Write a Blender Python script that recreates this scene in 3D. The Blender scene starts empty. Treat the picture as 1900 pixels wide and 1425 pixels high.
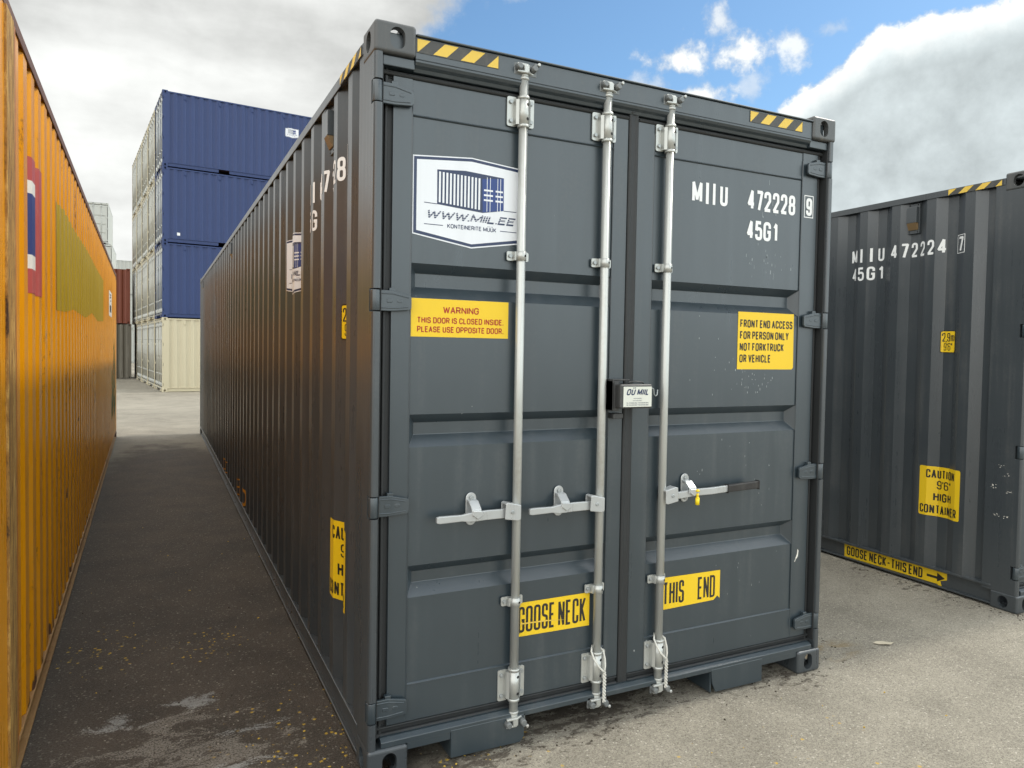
import bpy, bmesh, math, random
from mathutils import Vector, Matrix
random.seed(7)
S = bpy.context.scene
COL = S.collection
rad = math.radians

# ------------------------------------------------------------------ camera
cam_data = bpy.data.cameras.new("camera")
cam = bpy.data.objects.new("camera", cam_data)
COL.objects.link(cam)
CAM = Vector((-0.72134, -2.70095, 1.67270))
def _rz(a): return Matrix.Rotation(a, 3, 'Z')
def _rx(a): return Matrix.Rotation(a, 3, 'X')
ROT = _rz(-0.46368) @ _rx(1.53811) @ _rz(0.01732)
cam.matrix_world = Matrix.Translation(CAM) @ ROT.to_4x4()
cam_data.sensor_width = 36.0
cam_data.lens = 36.0 * 1351.97 / 1900.0
cam_data.shift_x = -16.643 / 1900.0
cam_data.shift_y = -18.816 / 1900.0
cam_data.clip_start = 0.05
cam_data.clip_end = 2000.0
S.camera = cam

# ------------------------------------------------------------------ exposure
S.view_settings.view_transform = 'Standard'
S.view_settings.look = 'None'
S.view_settings.exposure = 0.80
S.view_settings.gamma = 1.0
S.view_settings.use_curve_mapping = False

# ------------------------------------------------------------------ sun and sky
SUN_EL, SUN_AZ = rad(48.0), rad(88.8)        # azimuth measured from +Y towards +X
sd = Vector((math.cos(SUN_EL) * math.sin(SUN_AZ), math.cos(SUN_EL) * math.cos(SUN_AZ), math.sin(SUN_EL)))
sun_data = bpy.data.lights.new("sun", 'SUN')
sun_data.energy = 1.4
sun_data.angle = rad(3.5)
sun_data.color = (1.0, 0.95, 0.86)
sun = bpy.data.objects.new("sun", sun_data)
COL.objects.link(sun)
sun.rotation_euler = (-sd).to_track_quat('-Z', 'Y').to_euler()
sun.location = (20, 0, 30)


class V:
    """a float socket in a node tree, with arithmetic that builds math nodes"""
    def __init__(s, nt, sock): s.nt, s.k = nt, sock
    def _m(s, op, *a, clamp=False):
        n = s.nt.nodes.new('ShaderNodeMath'); n.operation = op; n.use_clamp = clamp
        for i, x in enumerate((s,) + a):
            if isinstance(x, V): s.nt.links.new(x.k, n.inputs[i])
            else: n.inputs[i].default_value = x
        return V(s.nt, n.outputs[0])
    def __add__(s, o): return s._m('ADD', o)
    __radd__ = __add__
    def __sub__(s, o): return s._m('SUBTRACT', o)
    def __rsub__(s, o): return (s * -1.0) + o
    def __mul__(s, o): return s._m('MULTIPLY', o)
    __rmul__ = __mul__
    def __truediv__(s, o): return s._m('DIVIDE', o)
    def pow(s, o): return s._m('POWER', o)
    def max(s, o): return s._m('MAXIMUM', o)
    def min(s, o): return s._m('MINIMUM', o)
    def abs(s): return s._m('ABSOLUTE')
    def sqrt(s): return s._m('SQRT')
    def clamp(s): return s._m('ADD', 0.0, clamp=True)
    def ss(s, a, b):
        n = s.nt.nodes.new('ShaderNodeMapRange'); n.interpolation_type = 'SMOOTHSTEP'
        s.nt.links.new(s.k, n.inputs[0])
        for i, x in ((1, a), (2, b)):
            if isinstance(x, V): s.nt.links.new(x.k, n.inputs[i])
            else: n.inputs[i].default_value = x
        return V(s.nt, n.outputs[0])


def noise(nt, vec, scale, detail=3.0, rough=0.55, dist=0.0):
    n = nt.nodes.new('ShaderNodeTexNoise')
    n.inputs['Scale'].default_value = scale
    n.inputs['Detail'].default_value = detail
    n.inputs['Roughness'].default_value = rough
    n.inputs['Distortion'].default_value = dist
    nt.links.new(vec, n.inputs['Vector'])
    return V(nt, n.outputs['Fac'])


def mixc(nt, f, a, b, mode='MIX'):
    n = nt.nodes.new('ShaderNodeMix'); n.data_type = 'RGBA'; n.blend_type = mode
    for s_, x in ((n.inputs[0], f), (n.inputs[6], a), (n.inputs[7], b)):
        if isinstance(x, V): nt.links.new(x.k, s_)
        elif isinstance(x, (int, float)): s_.default_value = x
        elif isinstance(x, tuple): s_.default_value = (*x[:3], 1.0)
        else: nt.links.new(x, s_)
    return n.outputs[2]


def scale_vec(nt, vec, sx, sy, sz):
    n = nt.nodes.new('ShaderNodeVectorMath'); n.operation = 'MULTIPLY'
    nt.links.new(vec, n.inputs[0]); n.inputs[1].default_value = (sx, sy, sz)
    return n.outputs[0]


def make_world():
    w = bpy.data.worlds.new("World"); S.world = w; w.use_nodes = True
    nt = w.node_tree; nt.nodes.clear()
    out = nt.nodes.new('ShaderNodeOutputWorld'); bg = nt.nodes.new('ShaderNodeBackground')
    sky = nt.nodes.new('ShaderNodeTexSky'); sky.sky_type = 'NISHITA'
    sky.sun_disc = False; sky.sun_elevation = SUN_EL; sky.sun_rotation = SUN_AZ
    sky.air_density = 1.0; sky.dust_density = 0.6; sky.ozone_density = 2.0
    K = 0.10                                           # strength of the background
    tc = nt.nodes.new('ShaderNodeTexCoord'); d = tc.outputs['Generated']
    sep = nt.nodes.new('ShaderNodeSeparateXYZ'); nt.links.new(d, sep.inputs[0])
    x, y, z = (V(nt, sep.outputs[i]) for i in range(3))
    az = x._m('ARCTAN2', y) * 57.29578                 # degrees from +Y towards +X
    el = z._m('ARCSINE') * 57.29578
    nA = noise(nt, d, 5.0, 7.0, 0.60)
    nB = noise(nt, d, 22.0, 7.0, 0.62)
    nC = noise(nt, d, 60.0, 4.0, 0.6)
    flat = scale_vec(nt, d, 3.0, 3.0, 9.0)
    nD = noise(nt, flat, 1.6, 6.0, 0.55)
    puff = (nB - 0.5) * 5.0 + (nC - 0.5) * 1.6
    # 1. overcast bank over the left half of the view
    sA = (el - 20.4) * 1.05 + 17.6 - az + (nA - 0.5) * 10.0 + puff * 1.1
    bank = sA.ss(-1.2, 2.6)
    # 2. big cumulus on the right
    crest = 21.9 - (52.0 - az).max(0.0) * 0.66 + (az - 52.0).max(0.0) * 0.06
    sC = crest - el + puff * 0.55
    cum = sC.ss(-0.12, 0.55) * az.ss(40.0, 43.0)
    # 3. small fair-weather puffs
    small = None
    for a, e, ra, re, wgt in ((38.2, 21.2, 2.9, 1.7, 1.0), (42.7, 21.4, 2.6, 1.8, 1.0), (41.2, 23.6, 1.5, 1.5, .75),
                              (46.6, 21.5, 1.5, 1.7, .85), (39.6, 18.6, 4.2, 1.4, 1.0), (48.9, 22.2, 1.8, .8, .38),
                              (43.6, 18.9, 1.5, 1.6, .5), (36.2, 19.6, 2.2, 1.3, .5), (25.8, 25.6, 1.6, .8, .4)):
        r = (((az - a) / ra)._m('POWER', 2.0) + ((el - e) / re)._m('POWER', 2.0)).sqrt()
        s_ = (0.95 - r + puff * 0.50).ss(0.0, 0.80) * wgt
        small = s_ if small is None else small.max(s_)
    # 4. broken cloud over the rest of the dome
    rest = (nD + (nB - 0.5) * 0.25).ss(0.40, 0.56) * ((el - 26.0).ss(0.0, 8.0).max((az - 78.0).ss(0.0, 12.0)).max((-95.0 - az).ss(0.0, 10.0)))
    cover = bank.max(cum).max(small).max(rest).clamp()
    # brightness of the cloud: bright crests, grey bellies
    bankL = 0.84 + (nD - 0.5) * 0.75 + (nA - 0.5) * 0.6 - (el - 17.6).ss(0.0, 3.8) * 0.19
    thick = (sC / 5.5).clamp()
    cumL = 1.05 - thick.ss(0.13, 0.60) * 0.44 + (nB - 0.5) * 0.45 + (nA - 0.5) * 0.60 + (el - 9.0).ss(4.0, -3.0) * 0.2
    smallL = 0.72 + small * 0.32 + (nB - 0.5) * 0.35
    restL = 1.25 + (nA - 0.5) * 0.9
    VIEW = 0.62                                        # clouds low in the north are dimmer than the deck overhead
    north = bankL * bank + (1.0 - bank) * (cumL * cum + (1.0 - cum) * smallL)
    up = ((el - 25.5).ss(0.0, 9.0)).max((az.abs() - 75.0).ss(0.0, 25.0))
    L = north.max(0.40).min(1.02) * VIEW * (1.0 - up) + restL.max(0.5) * up
    comb = nt.nodes.new('ShaderNodeCombineColor')
    cool = cum * (1.0 - bank) * thick.ss(0.05, 0.5)
    nt.links.new((L * (0.985 / K - cool * (0.085 / K))).k, comb.inputs[0])
    nt.links.new((L * (1.0 / K)).k, comb.inputs[1])
    nt.links.new((L * (0.975 / K + cool * (0.045 / K))).k, comb.inputs[2])
    blue = mixc(nt, 1.0, sky.outputs[0], (0.66, 0.83, 0.88), 'MULTIPLY')
    colr = mixc(nt, cover, blue, comb.outputs[0])
    nt.links.new(colr, bg.inputs['Color']); bg.inputs['Strength'].default_value = K
    nt.links.new(bg.outputs[0], out.inputs['Surface'])
    w.cycles.sampling_method = 'MANUAL'; w.cycles.sample_map_resolution = 1024


make_world()

# ------------------------------------------------------------------ materials
def new_mat(name):
    m = bpy.data.materials.new(name); m.use_nodes = True
    nt = m.node_tree; b = nt.nodes['Principled BSDF']
    tc = nt.nodes.new('ShaderNodeTexCoord')
    return m, nt, b, tc.outputs['Object']


def bump(nt, b, h, strength, dist):
    n = nt.nodes.new('ShaderNodeBump'); n.inputs['Strength'].default_value = strength
    n.inputs['Distance'].default_value = dist
    nt.links.new(h.k, n.inputs['Height']); nt.links.new(n.outputs[0], b.inputs['Normal'])


def paint(name, c, rough=0.42, var=0.18, dust=(0.30, 0.28, 0.24), dustamt=0.10, streak=0.25, rust=0.0, chips=0.0, metallic=0.0, spec=0.5, wave=0.10):
    m, nt, b, o = new_mat(name)
    n1 = noise(nt, o, 2.2, 5.0, 0.6)
    n2 = noise(nt, scale_vec(nt, o, 16.0, 16.0, 0.7), 1.0, 4.0, 0.6)
    n3 = noise(nt, o, 60.0, 3.0, 0.6)
    f = (n1 - 0.5) * var * 2.0 + (n2 - 0.5) * streak + 1.0
    dark = tuple(v * 0.86 for v in c)
    col = mixc(nt, f.ss(0.7, 1.3), dark, tuple(v * 1.14 for v in c))
    dm = ((n2 * 0.6 + n1 * 0.4 + (n3 - 0.5) * 0.25).ss(0.50, 0.72) * dustamt)
    col = mixc(nt, dm, col, dust)
    if rust > 0:
        r1 = noise(nt, scale_vec(nt, o, 9.0, 9.0, 1.6), 1.0, 6.0, 0.68)
        r2 = noise(nt, o, 26.0, 5.0, 0.7)
        rm = (r1 * 0.65 + r2 * 0.35).ss(0.66 - rust * 0.22, 0.74 - rust * 0.18)
        rc = mixc(nt, r2, (0.075, 0.025, 0.010), (0.20, 0.075, 0.022))
        col = mixc(nt, rm * 0.9, col, rc)
    if chips > 0:
        ch = noise(nt, scale_vec(nt, o, 70.0, 70.0, 26.0), 1.0, 2.0, 0.5)
        cl = noise(nt, o, 1.7, 3.0, 0.5)
        cm = ch.ss(0.76, 0.79) * cl.ss(0.52, 0.62) * chips
        col = mixc(nt, cm, col, (0.45, 0.47, 0.46))
    nt.links.new(col, b.inputs['Base Color'])
    nt.links.new(((n2 - 0.5) * 0.25 + (n1 - 0.5) * 0.2 + rough).clamp().k, b.inputs['Roughness'])
    b.inputs['Metallic'].default_value = metallic
    b.inputs['Specular IOR Level'].default_value = spec
    bump(nt, b, noise(nt, o, 5.0, 2.0, 0.5) * 0.7 + n3 * 0.02, wave, 0.012)
    return m


GREY = (0.026, 0.039, 0.048)
M = {}
M['grey'] = paint('anthracite_paint', GREY, 0.33, 0.08, dustamt=0.06, streak=0.06, chips=0.8, spec=0.95, wave=0.05)
M['grey_dusty'] = paint('dusty_anthracite_paint', (0.046, 0.054, 0.060), 0.31, 0.12, dust=(0.15, 0.145, 0.135), dustamt=0.24, streak=0.15, spec=0.75, wave=0.05)
M['casting'] = paint('dusty_corner_casting', (0.066, 0.069, 0.069), 0.42, 0.2, dust=(0.24, 0.20, 0.15), dustamt=0.35, streak=0.2, rust=0.10, spec=0.6)
M['gasket'] = paint('rubber_gasket', (0.026, 0.028, 0.029), 0.5, 0.15, dust=(0.075, 0.075, 0.075), dustamt=0.12, streak=0.3, spec=0.4)
M['galv'] = paint('galvanised_steel', (0.50, 0.51, 0.485), 0.36, 0.16, dust=(0.30, 0.25, 0.19), dustamt=0.35, streak=0.35, metallic=0.5, wave=0.02)
M['zinc'] = paint('bright_zinc', (0.50, 0.515, 0.515), 0.30, 0.10, dust=(0.4, 0.4, 0.4), dustamt=0.2, streak=0.1, metallic=0.45, wave=0.02)
M['bolt'] = paint('bolt_steel', (0.36, 0.38, 0.38), 0.36, 0.15, dustamt=0.2, metallic=0.5)
M['keeper'] = paint('dull_keeper_steel', (0.17, 0.18, 0.18), 0.42, 0.2, dustamt=0.2, metallic=0.3)
M['hole'] = paint('dark_hole', (0.012, 0.012, 0.012), 0.8, 0.1, dustamt=0.0)
M['sticker'] = paint('yellow_sticker', (0.80, 0.53, 0.012), 0.45, 0.08, dust=(0.6, 0.42, 0.06), dustamt=0.12, streak=0.1)
M['stripe_yellow'] = paint('weathered_stripe_yellow', (0.72, 0.49, 0.07), 0.5, 0.1, dustamt=0.15)
M['stripe_dark'] = paint('weathered_stripe_dark', (0.060, 0.060, 0.056), 0.55, 0.1, dustamt=0.2)
M['black'] = paint('black_print', (0.020, 0.017, 0.014), 0.5, 0.1, dustamt=0.05)
M['red'] = paint('red_print', (0.38, 0.022, 0.006), 0.5, 0.1, dustamt=0.05)
M['white'] = paint('white_print', (0.80, 0.81, 0.80), 0.5, 0.05, dustamt=0.10)
M['sign_white'] = paint('sign_white', (0.74, 0.76, 0.79), 0.35, 0.04, dustamt=0.05)
M['navy'] = paint('navy_print', (0.022, 0.036, 0.090), 0.4, 0.08, dustamt=0.04)
M['blueprint'] = paint('blue_print', (0.020, 0.050, 0.20), 0.4, 0.08, dustamt=0.04)
M['plate'] = paint('plate_cream', (0.66, 0.67, 0.60), 0.4, 0.05, dustamt=0.05)
M['orange'] = paint('orange_stencil', (0.62, 0.26, 0.02), 0.5, 0.1, dustamt=0.1)
M['lockbox'] = paint('dark_lock_paint', (0.045, 0.045, 0.045), 0.42, 0.1, dustamt=0.2)
M['grip'] = paint('black_grip', (0.022, 0.020, 0.019), 0.45, 0.1, dustamt=0.15)
M['seal'] = paint('yellow_plastic', (0.85, 0.62, 0.01), 0.35, 0.05, dustamt=0.05)
M['cord'] = paint('white_cord', (0.62, 0.61, 0.56), 0.8, 0.15, dustamt=0.3)
M['mesh_brown'] = paint('vent_mesh_brown', (0.20, 0.13, 0.06), 0.6, 0.2, dustamt=0.2)
M['yel'] = paint('orange_yellow_paint', (0.70, 0.278, 0.0035), 0.30, 0.12, dust=(0.62, 0.36, 0.10), dustamt=0.30, streak=0.4, rust=0.42, spec=0.4)
M['yel_rail'] = paint('rusty_brown_rail', (0.13, 0.055, 0.028), 0.6, 0.2, dust=(0.3, 0.2, 0.12), dustamt=0.3, rust=0.5)
def speckled_strip():
    m, nt, b, o = new_mat('weathered_speckled_strip')
    n1 = noise(nt, scale_vec(nt, o, 40.0, 60.0, 9.0), 1.0, 6.0, 0.72); n2 = noise(nt, scale_vec(nt, o, 30.0, 34.0, 0.8), 1.0, 4.0, 0.6); n3 = noise(nt, o, 140.0, 2.0, 0.6)
    f = n1 * 0.62 + n2 * 0.25 + n3 * 0.13
    c = mixc(nt, f.ss(0.38, 0.50), (0.045, 0.020, 0.008), (0.34, 0.175, 0.038))
    c = mixc(nt, f.ss(0.50, 0.60), c, (0.56, 0.35, 0.10))
    nt.links.new(c, b.inputs['Base Color']); b.inputs['Roughness'].default_value = 0.75
    bump(nt, b, f, 0.6, 0.01)
    return m
M['yel_strip'] = speckled_strip()
M['yel_low'] = paint('worn_tan_rail', (0.30, 0.165, 0.055), 0.6, 0.3, dust=(0.42, 0.30, 0.17), dustamt=0.5, streak=0.5, rust=0.5)
M['yel_band'] = paint('worn_orange_band', (0.40, 0.14, 0.03), 0.55, 0.3, dust=(0.5, 0.28, 0.12), dustamt=0.4, streak=0.6, rust=0.45)
M['olive'] = paint('olive_repaint', (0.40, 0.265, 0.014), 0.45, 0.14, dustamt=0.15, streak=0.3)
M['flag_red'] = paint('faded_red_paint', (0.42, 0.075, 0.065), 0.5, 0.12, dust=(0.45, 0.25, 0.22), dustamt=0.4)
M['flag_white'] = paint('flag_white_paint', (0.72, 0.69, 0.62), 0.5, 0.08)
M['flag_blue'] = paint('flag_blue_paint', (0.035, 0.05, 0.17), 0.5, 0.12)
M['green'] = paint('green_scrape', (0.10, 0.17, 0.045), 0.6, 0.3, streak=0.5)
M['blue'] = paint('blue_container_paint', (0.027, 0.047, 0.135), 0.42, 0.12, dust=(0.10, 0.12, 0.20), dustamt=0.10, streak=0.12, spec=0.32)
M['blue_door'] = paint('blue_door_paint', (0.10, 0.14, 0.22), 0.42, 0.12, dustamt=0.3)
M['cream'] = paint('cream_paint', (0.52, 0.465, 0.325), 0.45, 0.08, dust=(0.45, 0.40, 0.30), dustamt=0.15, streak=0.12)
M['cream_door'] = paint('cream_door_paint', (0.43, 0.40, 0.315), 0.5, 0.25, dust=(0.35, 0.33, 0.29), dustamt=0.4, streak=0.3)
M['maroon'] = paint('red_brown_paint', (0.165, 0.036, 0.015), 0.5, 0.2, dust=(0.22, 0.11, 0.07), dustamt=0.25, streak=0.4, rust=0.2)
M['taupe'] = paint('grey_brown_paint', (0.125, 0.112, 0.085), 0.5, 0.15, dustamt=0.3, streak=0.3)
M['brown'] = paint('dark_brown_paint', (0.10, 0.065, 0.05), 0.5, 0.15, dustamt=0.3)
M['offwhite'] = paint('off_white_paint', (0.47, 0.475, 0.44), 0.5, 0.08, dustamt=0.25, rust=0.06)


def make_ground_mat():
    m, nt, b, o = new_mat('worn_asphalt')
    sep = nt.nodes.new('ShaderNodeSeparateXYZ'); nt.links.new(o, sep.inputs[0])
    x, y = V(nt, sep.outputs[0]), V(nt, sep.outputs[1])
    big = noise(nt, o, 0.35, 4.0, 0.55); mid = noise(nt, o, 2.3, 6.0, 0.62)
    fine = noise(nt, o, 120.0, 4.0, 0.7); grit = noise(nt, o, 240.0, 2.0, 0.6)
    vo = nt.nodes.new('ShaderNodeTexVoronoi'); vo.inputs['Scale'].default_value = 105.0
    nt.links.new(o, vo.inputs['Vector'])
    cell = nt.nodes.new('ShaderNodeSeparateColor'); nt.links.new(vo.outputs['Color'], cell.inputs[0])
    cv = V(nt, cell.outputs[0]); dist = V(nt, vo.outputs['Distance'])
    tone = 0.5 + (big - 0.5) * 0.75 + (mid - 0.5) * 0.85 + (fine - 0.5) * 0.80 + (cv - 0.5) * 0.36
    col = mixc(nt, tone.clamp(), (0.122, 0.110, 0.088), (0.372, 0.343, 0.280))
    pits = (fine * 0.6 + grit * 0.4).ss(0.44, 0.36)
    col = mixc(nt, pits * 0.8, col, (0.050, 0.042, 0.034))
    # scattered pale stones
    st = cv.ss(0.955, 0.975) * dist.ss(0.5, 0.3)
    col = mixc(nt, st * 0.7, col, (0.50, 0.47, 0.41))
    # short dark scuffs and worn patches
    sc = noise(nt, scale_vec(nt, o, 11.0, 30.0, 1.0), 1.0, 5.0, 0.65, 0.6)
    scl = noise(nt, o, 0.9, 3.0, 0.5)
    col = mixc(nt, sc.ss(0.62, 0.70) * scl.ss(0.42, 0.60) * 0.55, col, (0.075, 0.062, 0.050))

    def ell(cx, cy, rx, ry):
        return 1.0 - (((x - cx) / rx)._m('POWER', 2.0) + ((y - cy) / ry)._m('POWER', 2.0)).sqrt()
    # lane between the containers: brown grime with the alley's shade painted in, ragged outline
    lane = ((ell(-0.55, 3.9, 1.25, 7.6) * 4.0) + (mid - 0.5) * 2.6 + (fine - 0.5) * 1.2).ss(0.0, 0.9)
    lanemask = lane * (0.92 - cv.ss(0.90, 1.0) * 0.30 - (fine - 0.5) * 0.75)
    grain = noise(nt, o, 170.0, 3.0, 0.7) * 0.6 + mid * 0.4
    dirt_shade = mixc(nt, grain.ss(0.36, 0.62), (0.014, 0.010, 0.007), (0.074, 0.056, 0.042))
    col = mixc(nt, lanemask.clamp(), col, dirt_shade)
    # dried grey cement spills near the mouth of the lane
    sp = noise(nt, scale_vec(nt, o, 4.2, 7.5, 1.0), 1.0, 7.0, 0.68, 0.8)
    cem = (sp + (ell(-0.70, 0.10, 0.60, 1.05).max(-0.6)) * 0.30 + (fine - 0.5) * 0.28).ss(0.60, 0.67) * ell(-0.68, 0.15, 0.75, 1.35).ss(0.0, 0.25)
    col = mixc(nt, (cem * (0.55 - fine.ss(0.52, 0.40) * 0.6)).clamp(), col, (0.30, 0.275, 0.235))
    for cx, cy, rx, ry in ((-0.58, 0.98, .17, .10), (-0.33, .62, .26, .05), (-0.86, .90, .14, .10), (-0.45, .33, .20, .06)):
        s_ = (ell(cx, cy, rx, ry) * 0.9 + (sp - 0.5) * 4.2 + (fine - 0.5) * 1.6 - 0.30).ss(0.05, 0.45) * ell(cx, cy, rx * 1.5, ry * 1.7).ss(0.0, 0.2)
        col = mixc(nt, s_ * 0.60, col, (0.36, 0.37, 0.36))
    # flecks of yellow paint
    yv = nt.nodes.new('ShaderNodeTexVoronoi'); yv.inputs['Scale'].default_value = 34.0
    nt.links.new(o, yv.inputs['Vector'])
    yc = nt.nodes.new('ShaderNodeSeparateColor'); nt.links.new(yv.outputs['Color'], yc.inputs[0])
    yd = V(nt, yv.outputs['Distance']); yr = V(nt, yc.outputs[1])
    where = ell(-0.15, .45, .42, .62).max(ell(-0.95, 1.75, .30, .45)).max(ell(-0.42, 1.65, .22, .30)).max(ell(0.45, 0.0, .45, .35) * 0.8).max(ell(1.5, -0.7, 1.0, .5) * 0.35)
    fl = (yd + (grit - 0.5) * 0.5 + (fine - 0.5) * 0.6).ss(0.30, 0.18) * (yr + where * 0.34).ss(0.97, 1.02) * where.ss(0.0, 0.1)
    col = mixc(nt, fl * 0.85, col, (0.56, 0.36, 0.03))
    # black-brown moss and dirt collected along the container ends
    ms = noise(nt, scale_vec(nt, o, 12.0, 22.0, 1.0), 1.0, 6.0, 0.7, 0.5)
    mw = ell(1.05, 0.20, 0.85, 0.42).max(ell(2.2, .05, .45, .30) * 0.75).max(ell(0.45, -0.02, .55, .22) * 0.8).max(ell(4.22, .75, .30, 1.2) * 0.40).max(ell(2.75, 0.1, .35, .35) * 0.3)
    mm = (ms + mw * 0.26 + (fine - 0.5) * 0.35).ss(0.62, 0.72) * mw.ss(-0.1, 0.2)
    col = mixc(nt, mm * 0.78, col, (0.038, 0.028, 0.020))
    tan = ell(2.66, 0.16, .30, .16).ss(0.0, 0.5) * sp.ss(0.45, 0.6)
    col = mixc(nt, tan * 0.6, col, (0.22, 0.16, 0.08))
    nt.links.new(col, b.inputs['Base Color'])
    nt.links.new((0.93 - lane * 0.25 + (mid - 0.5) * 0.2).clamp().k, b.inputs['Roughness'])
    b.inputs['Specular IOR Level'].default_value = 0.35
    bump(nt, b, fine * 0.5 + grit * 0.2 - dist * 0.25 + mid * 1.0 - pits * 0.3, 0.75, 0.006)
    return m


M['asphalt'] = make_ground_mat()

# ------------------------------------------------------------------ mesh helpers
class MB:
    def __init__(s): s.v, s.f, s.mi, s.sm = [], [], [], []
    def face(s, idx, mi=0, smooth=False): s.f.append(tuple(idx)); s.mi.append(mi); s.sm.append(smooth)
    def pts(s, ps):
        n = len(s.v); s.v.extend([tuple(p) for p in ps]); return list(range(n, n + len(ps)))
    def poly(s, ps, mi=0): s.face(s.pts(ps), mi)
    def box(s, x0, x1, y0, y1, z0, z1, mi=0):
        i = s.pts([(x0, y0, z0), (x1, y0, z0), (x1, y1, z0), (x0, y1, z0), (x0, y0, z1), (x1, y0, z1), (x1, y1, z1), (x0, y1, z1)])
        for q in ((3, 2, 1, 0), (4, 5, 6, 7), (0, 1, 5, 4), (1, 2, 6, 5), (2, 3, 7, 6), (3, 0, 4, 7)): s.face([i[k] for k in q], mi)
        return s
    def prism(s, poly, axis, a, b, mi=0, smooth=False):
        """extrude a 2D polygon; axis 'z': poly is (x,y); 'y': (x,z); 'x': (y,z)"""
        def P(p, t): return {'z': (p[0], p[1], t), 'y': (p[0], t, p[1]), 'x': (t, p[0], p[1])}[axis]
        n = len(poly)
        A = s.pts([P(p, a) for p in poly]); B = s.pts([P(p, b) for p in poly])
        s.face(A[::-1], mi); s.face(B, mi)
        for k in range(n): s.face((A[k], A[(k + 1) % n], B[(k + 1) % n], B[k]), mi, smooth)
        return s
    def cyl(s, p0, p1, r0, r1=None, n=16, mi=0, caps=True):
        r1 = r0 if r1 is None else r1
        p0, p1 = Vector(p0), Vector(p1); d = (p1 - p0).normalized()
        u = d.orthogonal().normalized(); w = d.cross(u)
        A = s.pts([p0 + (u * math.cos(2 * math.pi * k / n) + w * math.sin(2 * math.pi * k / n)) * r0 for k in range(n)])
        B = s.pts([p1 + (u * math.cos(2 * math.pi * k / n) + w * math.sin(2 * math.pi * k / n)) * r1 for k in range(n)])
        for k in range(n): s.face((A[k], A[(k + 1) % n], B[(k + 1) % n], B[k]), mi, True)
        if caps: s.face(A[::-1], mi); s.face(B, mi)
        return s
    def tube(s, pts, r, n=8, mi=0):
        pts = [Vector(p) for p in pts]; prev = None; up = Vector((0.31, 0.87, 0.38))
        rings = []
        for i, p in enumerate(pts):
            d = (pts[min(i + 1, len(pts) - 1)] - pts[max(i - 1, 0)]).normalized()
            u = (up - d * up.dot(d)).normalized(); up = u; w = d.cross(u)
            rings.append(s.pts([p + (u * math.cos(2 * math.pi * k / n) + w * math.sin(2 * math.pi * k / n)) * r for k in range(n)]))
        for A, B in zip(rings, rings[1:]):
            for k in range(n): s.face((A[k], A[(k + 1) % n], B[(k + 1) % n], B[k]), mi, True)
        s.face(rings[0][::-1], mi); s.face(rings[-1], mi)
        return s
    def build(s, name, mats, parent=None, bev=0.0, seg=2):
        me = bpy.data.meshes.new(name); me.from_pydata(s.v, [], s.f)
        for m in (mats if isinstance(mats, (list, tuple)) else [mats]): me.materials.append(m)
        me.polygons.foreach_set('material_index', s.mi); me.polygons.foreach_set('use_smooth', s.sm)
        me.validate(); me.update()
        o = bpy.data.objects.new(name, me); COL.objects.link(o); o.parent = parent
        if bev > 0:
            b = o.modifiers.new('bevel', 'BEVEL'); b.width = bev; b.segments = seg; b.limit_method = 'ANGLE'; b.angle_limit = rad(40)
        return o


def root(name, loc, rz, label, cat, group=None):
    o = bpy.data.objects.new(name, None); COL.objects.link(o)
    o.location = loc; o.rotation_euler = (0, 0, rz); o.empty_display_size = 0.3
    tag(o, label, cat, group); return o


def tag(o, label=None, cat=None, group=None, kind=None):
    if label: o['label'] = label
    if cat: o['category'] = cat
    if group: o['group'] = group
    if kind: o['kind'] = kind
    return o


def copy_tree(o, parent=None):
    c = o.copy(); COL.objects.link(c); c.parent = parent
    for ch in list(o.children): copy_tree(ch, c)
    return c


def eval_mesh(o, name):
    dg = bpy.context.evaluated_depsgraph_get(); dg.update()
    me = bpy.data.meshes.new_from_object(o.evaluated_get(dg)); me.name = name
    return me


def stadium(cx, cy, w, h, n=10):
    """upright slot outline"""
    r = min(w, h) / 2; pts = []
    if h >= w:
        for k in range(n + 1): a = math.pi * k / n; pts.append((cx + r * math.cos(a), cy + h / 2 - r + r * math.sin(a)))
        for k in range(n + 1): a = math.pi + math.pi * k / n; pts.append((cx + r * math.cos(a), cy - h / 2 + r + r * math.sin(a)))
    else:
        for k in range(n + 1): a = -math.pi / 2 + math.pi * k / n; pts.append((cx + w / 2 - r + r * math.cos(a), cy + r * math.sin(a)))
        for k in range(n + 1): a = math.pi / 2 + math.pi * k / n; pts.append((cx - w / 2 + r + r * math.cos(a), cy + r * math.sin(a)))
    return pts


# corner fitting casting: hollow block with a slot in each outer face (outer corner at the origin)
def fitting_mesh():
    base = MB().box(0, .162, 0, .178, 0, .118).build('tmp_block', M['grey'])
    bv = base.modifiers.new('b', 'BEVEL'); bv.width = .013; bv.segments = 4; bv.limit_method = 'ANGLE'
    cut = [MB().box(.026, .136, .026, .152, .024, .094).build('tmp_cut', M['grey']),
           MB().prism(stadium(.088, .059, .058, .082), 'y', -.05, .05).build('tmp_cut', M['grey']),
           MB().prism(stadium(.092, .059, .066, .078), 'x', -.05, .05).build('tmp_cut', M['grey']),
           MB().prism(stadium(.081, .092, .062, .122), 'z', -.05, .05).build('tmp_cut', M['grey'])]
    for c in cut:
        bm_ = bmesh.new(); bm_.from_mesh(c.data); bmesh.ops.recalc_face_normals(bm_, faces=bm_.faces[:]); bm_.to_mesh(c.data); bm_.free()
        bo = base.modifiers.new('c', 'BOOLEAN'); bo.object = c; bo.operation = 'DIFFERENCE'; bo.solver = 'EXACT'
    me = eval_mesh(base, 'corner_fitting')
    for o in [base] + cut: bpy.data.objects.remove(o)
    return me


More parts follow.
